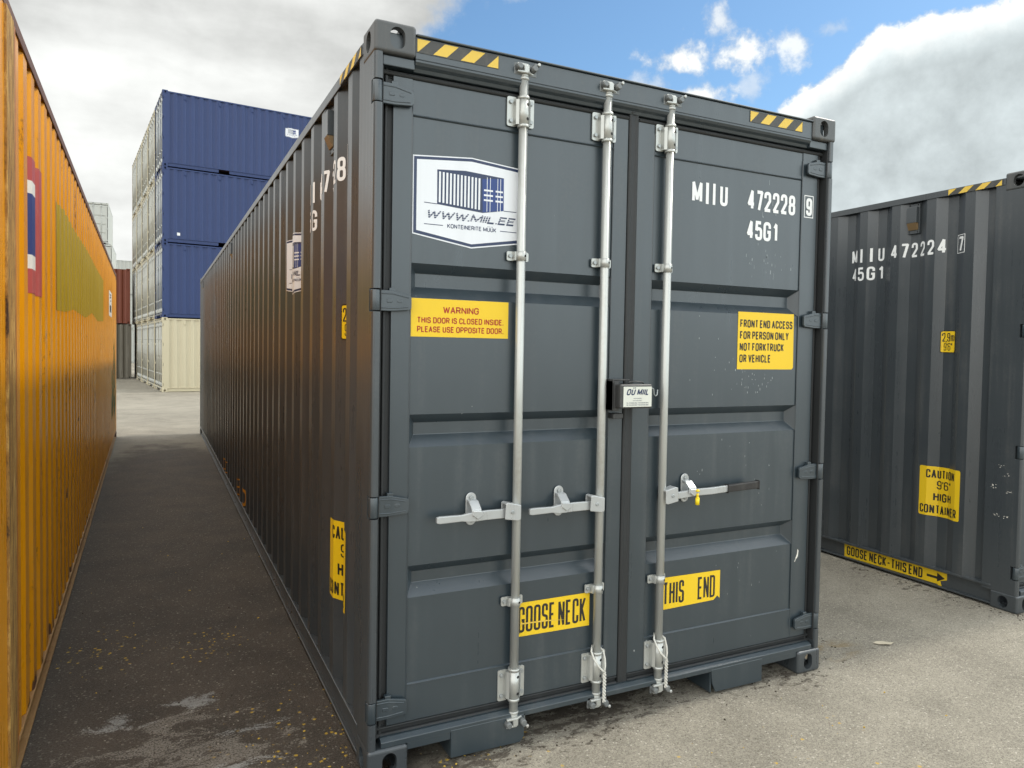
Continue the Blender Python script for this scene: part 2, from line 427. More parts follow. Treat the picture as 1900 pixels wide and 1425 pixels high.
FIT = fitting_mesh()
_fitcache = {}
def fitting(W, L, H, right, back, top, mat, parent):
    key = (W, L, H, right, back, top)
    if key not in _fitcache:
        me = FIT.copy(); bm = bmesh.new(); bm.from_mesh(me)
        for v in bm.verts:
            if right: v.co.x = W - v.co.x
            if back: v.co.y = L - v.co.y
            if top: v.co.z = H - v.co.z
        if (right + back + top) % 2: bmesh.ops.reverse_faces(bm, faces=bm.faces[:])
        bm.to_mesh(me); bm.free(); _fitcache[key] = me
    me = _fitcache[key]
    o = bpy.data.objects.new('corner_fitting', me); COL.objects.link(o); o.parent = parent
    o.material_slots[0].link = 'OBJECT'; o.material_slots[0].material = mat
    return o


# ------------------------------------------------------------------ corrugation
class Corr:
    def __init__(s, ya, yb, y0, pitch, d=.036, o=.072, sl=.068, x0=.006):
        s.ya, s.yb, s.y0, s.pitch, s.d, s.o, s.sl, s.x0 = ya, yb, y0, pitch, d, o, sl, x0
        k = (o + 2 * sl) ; s.inn = pitch - k
        bp = [ya]; y = y0 - pitch * 4
        while y < yb:
            for t in (0, o, o + sl, o + sl + s.inn):
                if ya + .012 < y + t < yb - .012: bp.append(y + t)
            y += pitch
        bp.append(yb); s.bp = bp
    def depth(s, y):
        t = (y - s.y0) % s.pitch
        if t < s.o: return s.x0
        if t < s.o + s.sl: return s.x0 + s.d * (t - s.o) / s.sl
        if t < s.o + s.sl + s.inn: return s.x0 + s.d
        return s.x0 + s.d * (1 - (t - s.o - s.sl - s.inn) / s.sl)


# ------------------------------------------------------------------ flat artwork
# lettering drawn with strokes of even width, like the stencils and prints on the containers
def _g(*paths): return paths
R_ = 'r'
GL = {  # glyph: (relative width, strokes); a point is (x, y) or (x, y, 'r') for a rounded corner; 'c' closes a stroke
 'A': (1.05, ((0, 0), (.5, 1), (1, 0)), ((.17, .32), (.83, .32))),
 'B': (1.0, ((0, 0), (0, 1), (.92, 1, R_), (.92, .53, R_), (0, .53)), ((.5, .53), (1, .53, R_), (1, 0, R_), (0, 0))),
 'C': (1.0, ((1, .70), (1, 1, R_), (0, 1, R_), (0, 0, R_), (1, 0, R_), (1, .30))),
 'D': (1.0, ((0, 0), (0, 1), (1, 1, R_), (1, 0, R_), (0, 0), 'c')),
 'E': (.88, ((1, 1), (0, 1), (0, 0), (1, 0)), ((0, .53), (.88, .53))),
 'F': (.84, ((1, 1), (0, 1), (0, 0)), ((0, .51), (.86, .51))),
 'G': (1.05, ((1, .70), (1, 1, R_), (0, 1, R_), (0, 0, R_), (1, 0, R_), (1, .47), (.55, .47))),
 'H': (1.0, ((0, 0), (0, 1)), ((1, 0), (1, 1)), ((0, .53), (1, .53))),
 'I': (0, ((.5, 0), (.5, 1))),
 'J': (.8, ((1, 1), (1, 0, R_), (0, 0, R_), (0, .28))),
 'K': (1.0, ((0, 0), (0, 1)), ((1, 1), (0, .36)), ((.30, .55), (1, 0))),
 'L': (.8, ((0, 1), (0, 0), (1, 0))),
 'M': (1.3, ((0, 0), (0, 1), (.5, .12), (1, 1), (1, 0))),
 'N': (1.05, ((0, 0), (0, 1), (1, 0), (1, 1))),
 'O': (1.08, ((.5, 1), (1, 1, R_), (1, 0, R_), (0, 0, R_), (0, 1, R_), (.5, 1), 'c')),
 'P': (.95, ((0, 0), (0, 1), (1, 1, R_), (1, .46, R_), (0, .46))),
 'R': (1.0, ((0, 0), (0, 1), (.95, 1, R_), (.95, .48, R_), (0, .48)), ((.55, .48), (1, 0))),
 'S': (.98, ((.96, .74), (.96, 1, R_), (.02, 1, R_), (.02, .54, R_), (1, .50, R_), (1, 0, R_), (0, 0, R_), (0, .27))),
 'T': (.95, ((0, 1), (1, 1)), ((.5, 0), (.5, 1))),
 'U': (1.0, ((0, 1), (0, 0, R_), (1, 0, R_), (1, 1))),
 'V': (1.05, ((0, 1), (.5, 0), (1, 1))),
 'W': (1.5, ((0, 1), (.25, 0), (.5, .9), (.75, 0), (1, 1))),
 'Y': (1.0, ((0, 1), (.5, .45), (1, 1)), ((.5, 0), (.5, .45))),
 '0': (.95, ((.5, 1), (1, 1, R_), (1, 0, R_), (0, 0, R_), (0, 1, R_), (.5, 1), 'c')),
 '1': (.42, ((0, .80), (1, 1), (1, 0))),
 '2': (.95, ((0, .70), (0, 1, R_), (1, 1, R_), (1, .56), (0, 0), (1, 0))),
 '3': (.95, ((0, .74), (0, 1, R_), (.95, 1, R_), (.95, .53, R_), (.4, .53)), ((.4, .53), (1, .53, R_), (1, 0, R_), (0, 0, R_), (0, .26))),
 '4': (1.0, ((.74, 0), (.74, 1), (0, .26), (1, .26))),
 '5': (.95, ((.95, 1), (.08, 1), (.0, .50), (.16, .62), (1, .62, R_), (1, 0, R_), (0, 0, R_), (0, .26))),
 '6': (.95, ((1, .76), (1, 1, R_), (0, 1, R_), (0, .5)), ((.5, 0), (0, 0, R_), (0, .57, R_), (1, .57, R_), (1, 0, R_), (.5, 0), 'c')),
 '7': (.92, ((0, 1), (1, 1), (.36, 0))),
 '8': (.95, ((.5, 1), (.96, 1, R_), (.96, .53, R_), (.04, .53, R_), (.04, 1, R_), (.5, 1), 'c'), ((.5, .53), (1, .53, R_), (1, 0, R_), (0, 0, R_), (0, .53, R_), (.5, .53), 'c')),
 '9': (.95, ((0, .24), (0, 0, R_), (1, 0, R_), (1, .5)), ((.5, 1), (1, 1, R_), (1, .43, R_), (0, .43, R_), (0, 1, R_), (.5, 1), 'c')),
 'm': (1.3, ((0, 0), (0, .70)), ((0, .5), (0, .70, R_), (.5, .70, R_), (.5, 0)), ((.5, .5), (.5, .70, R_), (1, .70, R_), (1, 0))),
 '.': (0, ((.5, -.07), (.5, .09))), ',': (0, ((.5, .03), (.5, 0), (.1, -.16))), "'": (0, ((.5, 1), (.5, .72))), '"': (.36, ((.1, 1), (.1, .72)), ((.9, 1), (.9, .72))),
 '-': (.8, ((0, .45), (1, .45))), ' ': (.85,),
}
GL['Ü'] = (1.0,) + GL['U'][1:] + (((.2, 1.22), (.2, 1.40)), ((.8, 1.22), (.8, 1.40)))
def strokes(pts, t, closed):
    """split a polyline at its sharp corners and outline every piece"""
    P = [Vector(p) for p in pts]; Q = [P[0]]
    for p in P[1:]:
        if (p - Q[-1]).length > 1e-6: Q.append(p)
    pieces, cur = [], [Q[0]]
    for i in range(1, len(Q)):
        cur.append(Q[i])
        if i < len(Q) - 1 and (Q[i] - Q[i - 1]).normalized().dot((Q[i + 1] - Q[i]).normalized()) < -.05:
            pieces.append(cur); cur = [Q[i]]; closed = False
    pieces.append(cur); out = []
    for c in pieces:
        if len(c) == 2 and len(pieces) > 1:              # let a straight piece run on a little into the joint
            d = (c[1] - c[0]).normalized() * t * .22; c = [c[0] - d, c[1] + d] if abs(d.x) > abs(d.y) * .05 else c
        out.append(stroke_poly(c, t, closed))
    return out
def stroke_poly(pts, t, closed):
    """outline quads of a polyline of width t with mitred joints; returns verts, faces"""
    P = [Vector(p) for p in pts]; out = []
    for a, b in zip(P[:-1], P[1:]):
        if (b - a).length > 1e-6 and (not out or (a - out[-1]).length > 1e-6): out.append(a)
    out.append(P[-1]); P = out; n = len(P)
    if n < 2: return [], []
    if closed and (P[0] - P[-1]).length < 1e-6: P = P[:-1]; n -= 1
    vs, fs = [], []
    for i in range(n):
        pv = P[i - 1] if (i > 0 or closed) else None; nx = P[(i + 1) % n] if (i < n - 1 or closed) else None
        d1 = (P[i] - pv).normalized() if pv is not None else None; d2 = (nx - P[i]).normalized() if nx is not None else None
        if d1 is None: d1 = d2
        if d2 is None: d2 = d1
        n1, n2 = Vector((-d1.y, d1.x)), Vector((-d2.y, d2.x)); m = n1 + n2
        if m.length < .2: m = n2
        m = m.normalized(); k = min(1.6, 1.0 / max(.3, m.dot(n2)))
        vs.append(tuple(P[i] + m * (t / 2 * k))); vs.append(tuple(P[i] - m * (t / 2 * k)))
    for i in range(n if closed else n - 1):
        j = (i + 1) % n; fs.append((2 * i, 2 * i + 1, 2 * j + 1, 2 * j))
    return vs, fs
def round_path(pts, w, h):
    """scale glyph points to metres and replace the rounded corners with arcs"""
    Q = [Vector((p[0] * w, p[1] * h)) for p in pts]; fl = [len(p) > 2 for p in pts]; res = []
    for i, q in enumerate(Q):
        if not fl[i] or i in (0, len(Q) - 1): res.append(q); continue
        a, b = Q[i - 1] - q, Q[i + 1] - q
        la = a.length * (.5 if fl[i - 1] else 1.0); lb = b.length * (.5 if fl[i + 1] else 1.0)
        ra, rb = min(la, w * .5, h * .42), min(lb, w * .5, h * .42); r = min(ra, rb)
        ra = rb = r
        A, B = q + a.normalized() * ra, q + b.normalized() * rb
        for k in range(7):
            s_ = k / 6.0; c = .62                          # superelliptic corner
            p = A * (1 - s_) ** 2 + q * 2 * s_ * (1 - s_) + B * s_ ** 2
            m_ = (A * (1 - s_) + B * s_); res.append(p * .82 + (p + (q - m_) * .15) * .18)
    return res
def stroke_text(body, width, height, t, gap=.55):
    """lettering that fills width x height (metres) with strokes t wide"""
    hh = height - t; n = len(body)
    sp = body.count(' ')
    ws = [GL[c][0] for c in body]
    gaps = gap * t
    inked = t * (n - sp)
    unit = max(.05 * height, (width - inked - gaps * (n - 1 - 2 * sp)) / max(1e-6, sum(ws)))
    out = []; x = 0.0
    for c in body:
        w = GL[c][0] * unit
        for st in GL[c][1:]:
            cl = st[-1] == 'c'; pts = st[:-1] if cl else st
            rp = round_path(pts, w if GL[c][0] else t * 1e-3, hh)
            out += strokes([(p.x + x + t / 2, p.y + t / 2) for p in rp], t, cl)
        x += (w - gaps) if c == ' ' else (w + t + gaps)
    return out


class Art:
    """flat print: layers of polygons in (u, v) metres, each with a material"""
    def __init__(s): s.layers = []                         # (verts2d, faces, material, level)
    def poly(s, pts, mat, lvl=0): s.layers.append(([tuple(p) for p in pts], [tuple(range(len(pts)))], mat, lvl)); return s
    def rect(s, u0, u1, v0, v1, mat, lvl=0): return s.poly([(u0, v0), (u1, v0), (u1, v1), (u0, v1)], mat, lvl)
    def round_rect(s, u0, u1, v0, v1, r, mat, lvl=0):
        sg = 1 if u1 > u0 else -1; pts = []
        for cx, cy, a0 in ((u1 - sg * r, v1 - r, 0), (u0 + sg * r, v1 - r, 90), (u0 + sg * r, v0 + r, 180), (u1 - sg * r, v0 + r, 270)):
            for k in range(5): a = rad(a0 + 22.5 * k); pts.append((cx + sg * r * math.cos(a), cy + r * math.sin(a)))
        return s.poly(pts, mat, lvl)
    def frame(s, u0, u1, v0, v1, t, mat, lvl=0):
        sg = 1 if u1 > u0 else -1; t2 = t * sg
        s.rect(u0, u1, v0, v0 + t, mat, lvl); s.rect(u0, u1, v1 - t, v1, mat, lvl)
        s.rect(u0, u0 + t2, v0 + t, v1 - t, mat, lvl); return s.rect(u1 - t2, u1, v0 + t, v1 - t, mat, lvl)
    def line(s, a, b, t, mat, lvl=1):
        d = Vector((b[0] - a[0], b[1] - a[1])).normalized(); n = Vector((-d.y, d.x)) * t / 2
        return s.poly([(a[0] + n.x, a[1] + n.y), (b[0] + n.x, b[1] + n.y), (b[0] - n.x, b[1] - n.y), (a[0] - n.x, a[1] - n.y)], mat, lvl)
    def text(s, body, u0, u1, v0, v1, mat, lvl=1, t=None, shear=0.0, gap=.55):
        h = v1 - v0; sg = 1 if u1 > u0 else -1; W_ = abs(u1 - u0); sh = shear * h
        nl = max(1.0, len(body) - .6 * body.count(' ') - .7 * (body.count('I') + body.count('.')))
        t = t if t else min(h * .175, (W_ - sh) / (nl * 3.3))
        if body in 'I': out = [([(0, 0), (W_, 0), (W_, h), (0, h)], [(0, 1, 2, 3)])]
        else: out = stroke_text(body, W_ - sh, h, t, gap)
        for i, (vs, fs) in enumerate(out):
            s.layers.append(([(u0 + sg * (a + shear * b), v0 + b) for a, b in vs], fs, mat, lvl + (i % 5) * .12))
        return s
    def build(s, name, parent, mapper, cuts=None, gap=.0015, step=.0006):
        mats = []; bm = bmesh.new()
        for vs, fs, mat, lvl in s.layers:
            if mat not in mats: mats.append(mat)
            b2 = bmesh.new(); bv = [b2.verts.new((a, b, 0)) for a, b in vs]
            for f in fs:
                try: b2.faces.new([bv[i] for i in f])
                except ValueError: pass
            if cuts:
                lo, hi = min(a for a, _ in vs), max(a for a, _ in vs)
                for c in cuts:
                    if lo < c < hi:
                        bmesh.ops.bisect_plane(b2, geom=b2.verts[:] + b2.edges[:] + b2.faces[:], plane_co=(c, 0, 0), plane_no=(1, 0, 0), dist=1e-6)
            mp = {}
            for v in b2.verts: mp[v] = bm.verts.new(mapper(v.co.x, v.co.y, gap + lvl * step))
            for f in b2.faces:
                try: nf = bm.faces.new([mp[v] for v in f.verts]); nf.material_index = mats.index(mat)
                except ValueError: pass
            b2.free()
        me = bpy.data.meshes.new(name); bm.to_mesh(me); bm.free()
        for m in mats: me.materials.append(m)
        o = bpy.data.objects.new(name, me); COL.objects.link(o); o.parent = parent
        return o


# ------------------------------------------------------------------ containers
BAND = ((1.871, 2.007), (1.280, 1.411), (.680, .808))      # horizontal troughs in a door panel

def door_mesh(x0, x1, px0, px1, z0, z1, H, ys=.05, open_left=False):
    """one door leaf: stiles, rails and a panel pressed with three troughs"""
    k = (H - 2.896)
    mb = MB(); dp = .044
    wt, wb = z1 - .145, z0 + .150                           # weld lines of the panel sheet
    s = .004
    mb.box(x0, px0, ys, ys + .05, z0, z1)                   # stiles
    mb.box(px1, x1, ys, ys + .05, z0, z1)
    mb.box(px0, px1, ys + s, ys + .05, wt, z1)              # rails, set back by a sheet's thickness
    mb.box(px0, px1, ys + s - .003, ys + .05, z0, wb)
    # raised weld beads
    for z in (wt, wb): mb.prism([(ys + s + .001, z - .006), (ys - .003, z - .001), (ys + s + .001, z + .005)], 'x', px0 + .004, px1 - .002)
    for x in (px0, px1): mb.prism([(x - .004, ys + .001), (x, ys - .0025), (x + .004, ys + .001)], 'z', z0 + .02, z1 - .05)
    yp = ys + .005
    zs = [wt]
    bands = [(a * H / 2.896, b * H / 2.896) for a, b in BAND]
    for a, b in bands: zs += [b, a]
    zs.append(wb)
    for i in range(0, len(zs), 2):                          # flats between troughs
        mb.poly([(px0, yp, zs[i + 1]), (px1, yp, zs[i + 1]), (px1, yp, zs[i]), (px0, yp, zs[i])])
    for a, b in bands:
        o = [(px0, yp, a), (px1, yp, a), (px1, yp, b), (px0, yp, b)]
        q = [(px0 + .034, yp + dp, a + .046), (px1 - .034, yp + dp, a + .046), (px1 - .034, yp + dp, b - .036), (px0 + .034, yp + dp, b - .036)]
        oi, qi = mb.pts(o), mb.pts(q)
        mb.face(qi)
        for j in range(4): mb.face((oi[j], oi[(j + 1) % 4], qi[(j + 1) % 4], qi[j]))
    return mb


def bolt(mb, x, y, z, r=.009, mi=1):
    mb.cyl((x, y, z), (x, y - .009, z), r, r * .9, 6, mi)


def plate_round(mb, x0, x1, y0, y1, z0, z1, r=.008, mi=0):
    pts = []
    for cx, cz, a0 in ((x1 - r, z1 - r, 0), (x0 + r, z1 - r, 90), (x0 + r, z0 + r, 180), (x1 - r, z0 + r, 270)):
        for k in range(4): a = rad(a0 + 30 * k); pts.append((cx + r * math.cos(a), cz + r * math.sin(a)))
    mb.prism(pts, 'y', y0, y1, mi)


def locking_bar(parent, x, H, handle=None, cord=False, open_cam=False):
    """galvanised bar with its brackets, cams and handle"""
    k = H - 2.896; yb = .022; G, B = M['galv'], M['bolt']
    bar = MB().cyl((x, yb, .14), (x, yb, 2.79 + k), .0185, n=20).build('locking_bar', G, parent)
    for z0, z1 in ((2.588 + k, 2.715 + k), (.190, .330)):   # long bearing brackets
        mb = MB(); top = z0 > 1
        mb.cyl((x, yb, z0 + .006), (x, yb, z1 - .006), .0232, n=24)
        for z in (z0, z1 - .012): mb.cyl((x, yb, z), (x, yb, z + .012), .0252, n=24)
        pz0, pz1 = (z0 - .004, z1 - .012) if not top else (z0 + .008, z1 + .002)
        plate_round(mb, x - .064, x - .020, .044, .050, pz0, pz1)
        plate_round(mb, x + .020, x + .060, .044, .050, pz0 + .004, pz1 + .004)
        mb.prism([(x - .036, .049), (x - .034, yb), (x - .024, yb - .010), (x - .016, .049)], 'z', z0 + .012, z1 - .014)
        mb.prism([(x + .016, .049), (x + .024, yb - .008), (x + .033, yb), (x + .036, .049)], 'z', z0 + .012, z1 - .014)
        for z in (pz0 + .022, pz1 - .022):
            bolt(mb, x - .048, .044, z); bolt(mb, x + .046, .044, z + .004)
        for z in (z0 + .034, z1 - .034):                    # dark grease holes
            a = rad(-66); c = Vector((x + .0232 * math.cos(a), yb + .0232 * math.sin(a), z)); dv = Vector((math.cos(a), math.sin(a), 0))
            mb.cyl(c - dv * .004, c + dv * .0008, .0065, n=12, mi=2)
        mb.build('bar_bracket', [G, B, M['hole']], bar)
    for z in (2.062 + k * .7, .612):                        # short clamps
        mb = MB(); mb.cyl((x, yb, z - .019), (x, yb, z + .019), .0222, n=24)
        plate_round(mb, x - .056, x - .016, .040, .046, z - .019, z + .019, .006)
        plate_round(mb, x + .016, x + .044, .040, .046, z - .019, z + .019, .006)
        mb.prism([(x - .034, .045), (x - .028, yb), (x - .012, yb), (x - .012, .045)], 'z', z - .018, z + .018)
        mb.prism([(x + .012, .045), (x + .012, yb), (x + .026, yb), (x + .030, .045)], 'z', z - .018, z + .018)
        bolt(mb, x - .042, .040, z)
        a = rad(-62); c = Vector((x + .0222 * math.cos(a), yb + .0222 * math.sin(a), z)); dv = Vector((math.cos(a), math.sin(a), 0))
        mb.cyl(c - dv * .004, c + dv * .0008, .0052, n=12, mi=2)
        mb.build('bar_bracket', [G, B, M['hole']], bar)
    for top in (True, False):                               # cams with their keepers
        mb = MB(); sg = 1 if top else -1; zc = (2.786 + k) if top else .142
        z = lambda t: zc + sg * t
        mb.cyl((x, yb, z(-.06)), (x, yb, z(.0)), .0182, n=20)
        mb.cyl((x, yb, z(-.004)), (x, yb, z(.010)), .0225, .0205, n=20)
        mb.cyl((x, yb, z(.008)), (x, yb, z(.020)), .019, n=16)
        fl = -1 if (open_cam) else 1
        def bx(x0, x1, y0, y1, t0, t1, mi=0):
            a, b = sorted((z(t0), z(t1))); mb.box(min(x0, x1), max(x0, x1), y0, y1, a, b, mi)
        # lower jaw of the cam: a cross of two horns
        mb.prism([(x - .040, yb - .026), (x + .004, yb - .030), (x + .048, yb - .006), (x + .046, yb + .012), (x + .006, yb + .004), (x - .036, yb + .004)], 'z', *sorted((z(.018), z(.027))))
        bx(x - .012, x + .012, yb - .028, yb + .012, .020, .052)
        mb.prism([(x - .042, yb - .026), (x + .006, yb - .026), (x + .030, yb + .006), (x - .036, yb + .008)], 'z', *sorted((z(.048), z(.057))))
        # keeper welded to the frame with two round lugs
        bx(x - .050, x + .052, .010, .018, .012, .060, 1)
        for s2 in (-1, 1):
            cx = x + s2 * .034
            mb.cyl((cx, .014, z(.040)), (cx, -.018, z(.040)), .015, .012, 14, mi=1)
        bx(x + .030, x + .056, -.016, .012, .050, .058, 1)
        mb.cyl((x + .050, -.014, z(.056)), (x + .050, -.020, z(.056)), .007, n=10)
        mb.build('cam_lock', [G, M['keeper']], bar, bev=.0022, seg=1)
    if handle:
        sg = handle['dir']; zh = handle['z']                # sg -1: handle points left of the bar
        X = lambda t: x + sg * t
        mb = MB()                                           # hub clevis round the bar
        pts = [(X(-.004), zh + .030), (X(.056), zh + .044), (X(.066), zh + .040), (X(.070), zh - .024), (X(.010), zh - .034), (X(-.004), zh - .030)]
        mb.prism(pts, 'y', -.014, -.009); mb.prism(pts, 'y', .030, .035)
        mb.prism([(X(-.004), zh + .030), (X(.056), zh + .044), (X(.066), zh + .040), (X(.066), zh + .034), (X(.056), zh + .038), (X(-.004), zh + .024)], 'y', -.009, .030)
        mb.cyl((X(.036), -.018, zh + .004), (X(.036), -.012, zh + .004), .0085, n=12, mi=1)
        mb.build('handle_hub', [M['zinc'], M['bolt']], bar, bev=.0025)
        mb = MB()
        prof = handle['prof']                               # (distance, z bottom, z top, y centre)
        th = .0075
        rings = []
        for t, za, zb, yc in prof: rings.append(mb.pts([(X(t), yc - th, za), (X(t), yc + th, za), (X(t), yc + th, zb), (X(t), yc - th, zb)]))
        for A, Bq in zip(rings, rings[1:]):
            for j in range(4): mb.face((A[j], A[(j + 1) % 4], Bq[(j + 1) % 4], Bq[j]))
        mb.face(rings[0]); mb.face(rings[-1])
        h = mb.build('handle', M['zinc'], bar, bev=.003)
        if handle.get('grip'):
            g0, g1, za0, zb0, za1, zb1 = handle['grip']
            mb = MB(); A = [(-.013, za0), (.009, za0), (.009, zb0), (-.013, zb0)]; Bp = [(-.013, za1), (.009, za1), (.009, zb1), (-.013, zb1)]
            ia = mb.pts([(X(g0), yy, zz_) for yy, zz_ in A]); ib = mb.pts([(X(g1), yy, zz_) for yy, zz_ in Bp])
            mb.face(ia); mb.face(ib[::-1])
            for j in range(4): mb.face((ia[j], ia[(j + 1) % 4], ib[(j + 1) % 4], ib[j]))
            tag(mb.build('handle_grip', M['grip'], bar, bev=.004))
        cx = handle['catch']; c0, c1 = handle['cz']         # retainer with its swinging latch
        mb = MB(); mb.prism(stadium(cx, (c0 + c1) / 2, .046, c1 - c0), 'y', .044, .050)
        for z_ in (c0 + .021, c1 - .021): bolt(mb, cx, .044, z_, .0105)
        zt = c1 - .038
        mb.prism([(.048, zt + .012), (.020, zt + .008), (-.014, zt - .020), (-.018, zt - .048), (-.012, zt - .048), (-.006, zt - .020), (.024, zt - .004), (.048, zt)], 'x', cx - .020, cx + .022)
        mb.prism([(cx - .018, zt - .024), (cx + .022, zt - .028), (cx + .028, zt - .044), (cx + .004, zt - .060), (cx - .020, zt - .042)], 'y', -.022, -.016)
        mb.box(cx - .006, cx + .022, .016, .046, c0 + .034, c0 + .048)
        mb.build('handle_catch', [M['zinc'], M['bolt']], bar, bev=.002, seg=1)
    if cord:
        tri = [(x - .012, .040, .352), (x - .034, .012, .338), (x - .032, -.006, .312), (x - .014, -.012, .280), (x + .008, -.014, .256), (x + .022, -.012, .242)]
        lp = [(x + .022, -.012, .242), (x + .031, -.004, .268), (x + .034, .004, .296), (x + .030, .014, .330), (x + .018, .030, .345)]
        c = MB().tube(tri, .0042).tube(lp, .0042)
        for ph in (0, math.pi):                             # two strands twisted downwards
            c.tube([(x + .024 + .0048 * math.cos(t * 1.1 + ph), -.010 + .0048 * math.sin(t * 1.1 + ph), .242 - .0052 * t) for t in range(27)], .0042, 7)
        c.build('tie_cord', M['cord'], bar)
    return bar


def hinge(parent, right, z, W, mat, H=2.896):
    """cast hinge: barrel on the post and a tapered ribbed blade on the door"""
    mb = MB(); s = -1 if right else 1; X = lambda t: (W - t) if right else t
    mb.cyl((X(.0195), .026, z - .040), (X(.0195), .026, z + .040), .0185, n=18)
    out = [(.024, z - .040), (.024, z + .040), (.085, z + .040), (.158, z + .024), (.163, z + .016), (.163, z - .026), (.156, z - .034), (.085, z - .040)]
    P = [(X(t), zz_) for t, zz_ in out]
    mb.prism(P, 'y', .026, .040)
    mb.prism([(X(.036), z + .030), (X(.088), z + .030), (X(.152), z + .016), (X(.152), z + .011), (X(.088), z + .024), (X(.036), z + .024)], 'y', .024, .030)
    mb.prism([(X(.036), z - .030), (X(.088), z - .031), (X(.150), z - .025), (X(.150), z - .020), (X(.088), z - .025), (X(.036), z - .024)], 'y', .024, .030)
    mb.prism([(X(.064), z + .008), (X(.084), z + .008), (X(.088), z + .003), (X(.088), z - .003), (X(.084), z - .008), (X(.064), z - .008)], 'y', .024, .030)
    mb.prism(stadium(X(.115), z, .024, .016, 6), 'y', .025, .030)
    mb.box(min(X(.075), X(.10)), max(X(.075), X(.10)), .030, .052, z - .036, z + .050)
    return mb.build('hinge', mat, parent, bev=.003)


def make_container(name, loc, rz, label, group, L, H, mats, corr_y0, pitch, bars, detail=True, plate_to=.235, vents=(), fork=False, rib=(.072, .068)):
    W = 2.438; k = H - 2.896
    r = root(name, loc, rz, label, 'container', group)
    P, PD, PR = mats['paint'], mats['door'], mats['rail']
    hinge_z = [z + (k * f) for z, f in ((2.636, 1), (1.853, .66), (1.060, .33), (.262, 0))]
    for right in (0, 1):
        for back in (0, 1):
            for top in (0, 1): fitting(W, L, H, right, back, top, mats['fit_top'] if top and 'fit_top' in mats else mats.get('fit', P), r)
    # posts at the door end, with a rounded pintle column broken at each hinge
    for right in (0, 1):
        X = lambda t: (W - t) if right else t
        mb = MB()
        base = [(.003, plate_to), (.003, .052), (.036, .052), (.036, .084), (.092, .084), (.092, .170), (.036, .170), (.036, plate_to)]
        mb.prism([(X(a), b) for a, b in base], 'z', .116, H - .116)
        col = [(.003, .052), (.003, .019), (.007, .010), (.013, .006), (.029, .006), (.034, .009), (.036, .016), (.036, .052)]
        zs = [.116] + [v for z in reversed(hinge_z) for v in (z - .044, z + .044)] + [H - .116]
        for i in range(0, len(zs), 2):
            mb.prism([(X(a), b) for a, b in col], 'z', zs[i], zs[i + 1])
        for z in hinge_z: mb.box(min(X(.003), X(.0032)), max(X(.003), X(.0008)), .078, .10, z - .05, z - .049)
        mb.box(min(X(.0031), X(.036)), max(X(.0031), X(.036)), .17, plate_to, H - .1165, H - .070)
        mb.build('corner_post', P, r, bev=.003)
        MB().prism([(X(.003), L - .003), (X(.003), L - .11), (X(.05), L - .11), (X(.05), L - .05), (X(.11), L - .05), (X(.11), L - .003)], 'z', .116, H - .116).build('corner_post', P, r, bev=.006)
        # rails
        lip = [(.0, H - .076), (.0, H - .030), (.060, H - .030), (.060, H - .036), (.006, H - .040), (.006, H - .076)]
        MB().prism([(X(a), z) for a, z in lip], 'y', .176, L - .176).box(min(X(.006), X(.055)), max(X(.006), X(.055)), .176, L - .176, H - .066, H - .038).build('top_rail', PR, r, bev=.003)
        mb = MB()
        segs = [(.176, L - .176)]
        if fork: segs = [(.176, L * .30), (L * .30 + .36, L * .70 - .36), (L * .70, L - .176)]
        for a, b in segs: mb.box(min(X(.026), X(.05)), max(X(.026), X(.05)), a, b, .018, .150)
        mb.box(min(X(.0), X(.05)), max(X(.0), X(.05)), .176, L - .176, .134, .151)
        for a, b in segs: mb.box(min(X(.004), X(.05)), max(X(.004), X(.05)), a, b, .016, .028)
        mb.build('bottom_rail', mats.get('low', PR), r, bev=.003)
        # corrugated side
        c = Corr(plate_to, L - .110, corr_y0, pitch, .036, rib[0], rib[1])
        mb = MB()
        lo = mb.pts([(X(c.depth(y) if plate_to + .001 < y < L - .111 else c.x0 + c.d), y, .148) for y in c.bp])
        hi = mb.pts([(X(c.depth(y) if plate_to + .001 < y < L - .111 else c.x0 + c.d), y, H - .045) for y in c.bp])
        for j in range(len(lo) - 1): mb.face((lo[j], lo[j + 1], hi[j + 1], hi[j]))
        mb.build('side_wall', P, r)
        for vy in vents:
            mb = MB(); a, b = X(.008), X(.040)
            plate_round(MB(), 0, 1, 0, 1, 0, 1)
            mb.box(min(X(.024), X(.044)), max(X(.024), X(.044)), vy - .046, vy + .046, 2.590 + k, 2.812 + k)
            zz0, zz1 = 2.668 + k, 2.785 + k
            mb.prism([(vy - .040, zz0), (vy + .040, zz0), (vy + .040, zz1), (vy - .040, zz1)], 'x', X(-.006), X(.03))
            mb.prism([(X(-.006), zz0), (X(.024), zz0), (X(.024), zz0 - .052), (X(.018), zz0 - .052)], 'y', vy - .038, vy + .038, 1)
            for z_ in (2.602 + k, 2.802 + k):
                for s_ in (-1, 1): mb.cyl((X(.022), vy + s_ * .033, z_), (X(.028), vy + s_ * .033, z_), .006, n=8, mi=2)
            mb.build('air_vent', [mats.get('vent', P), M['mesh_brown'] if detail else P, M['hole'] if detail else P], r, bev=.003)
    # header
    mb = MB()
    mb.box(.162, W - .162, .012, .07, 2.7765 + k, H - .0345)
    mb.box(.038, .1625, .022, .09, 2.738 + k, 2.776 + k); mb.box(W - .1625, W - .038, .022, .09, 2.738 + k, 2.776 + k)
    mb.box(.06, .162, .03, .09, 2.77 + k, H - .03); mb.box(W - .162, W - .06, .03, .09, 2.77 + k, H - .03)
    mb.box(.162, W - .162, .002, .10, H - .034, H - .026)
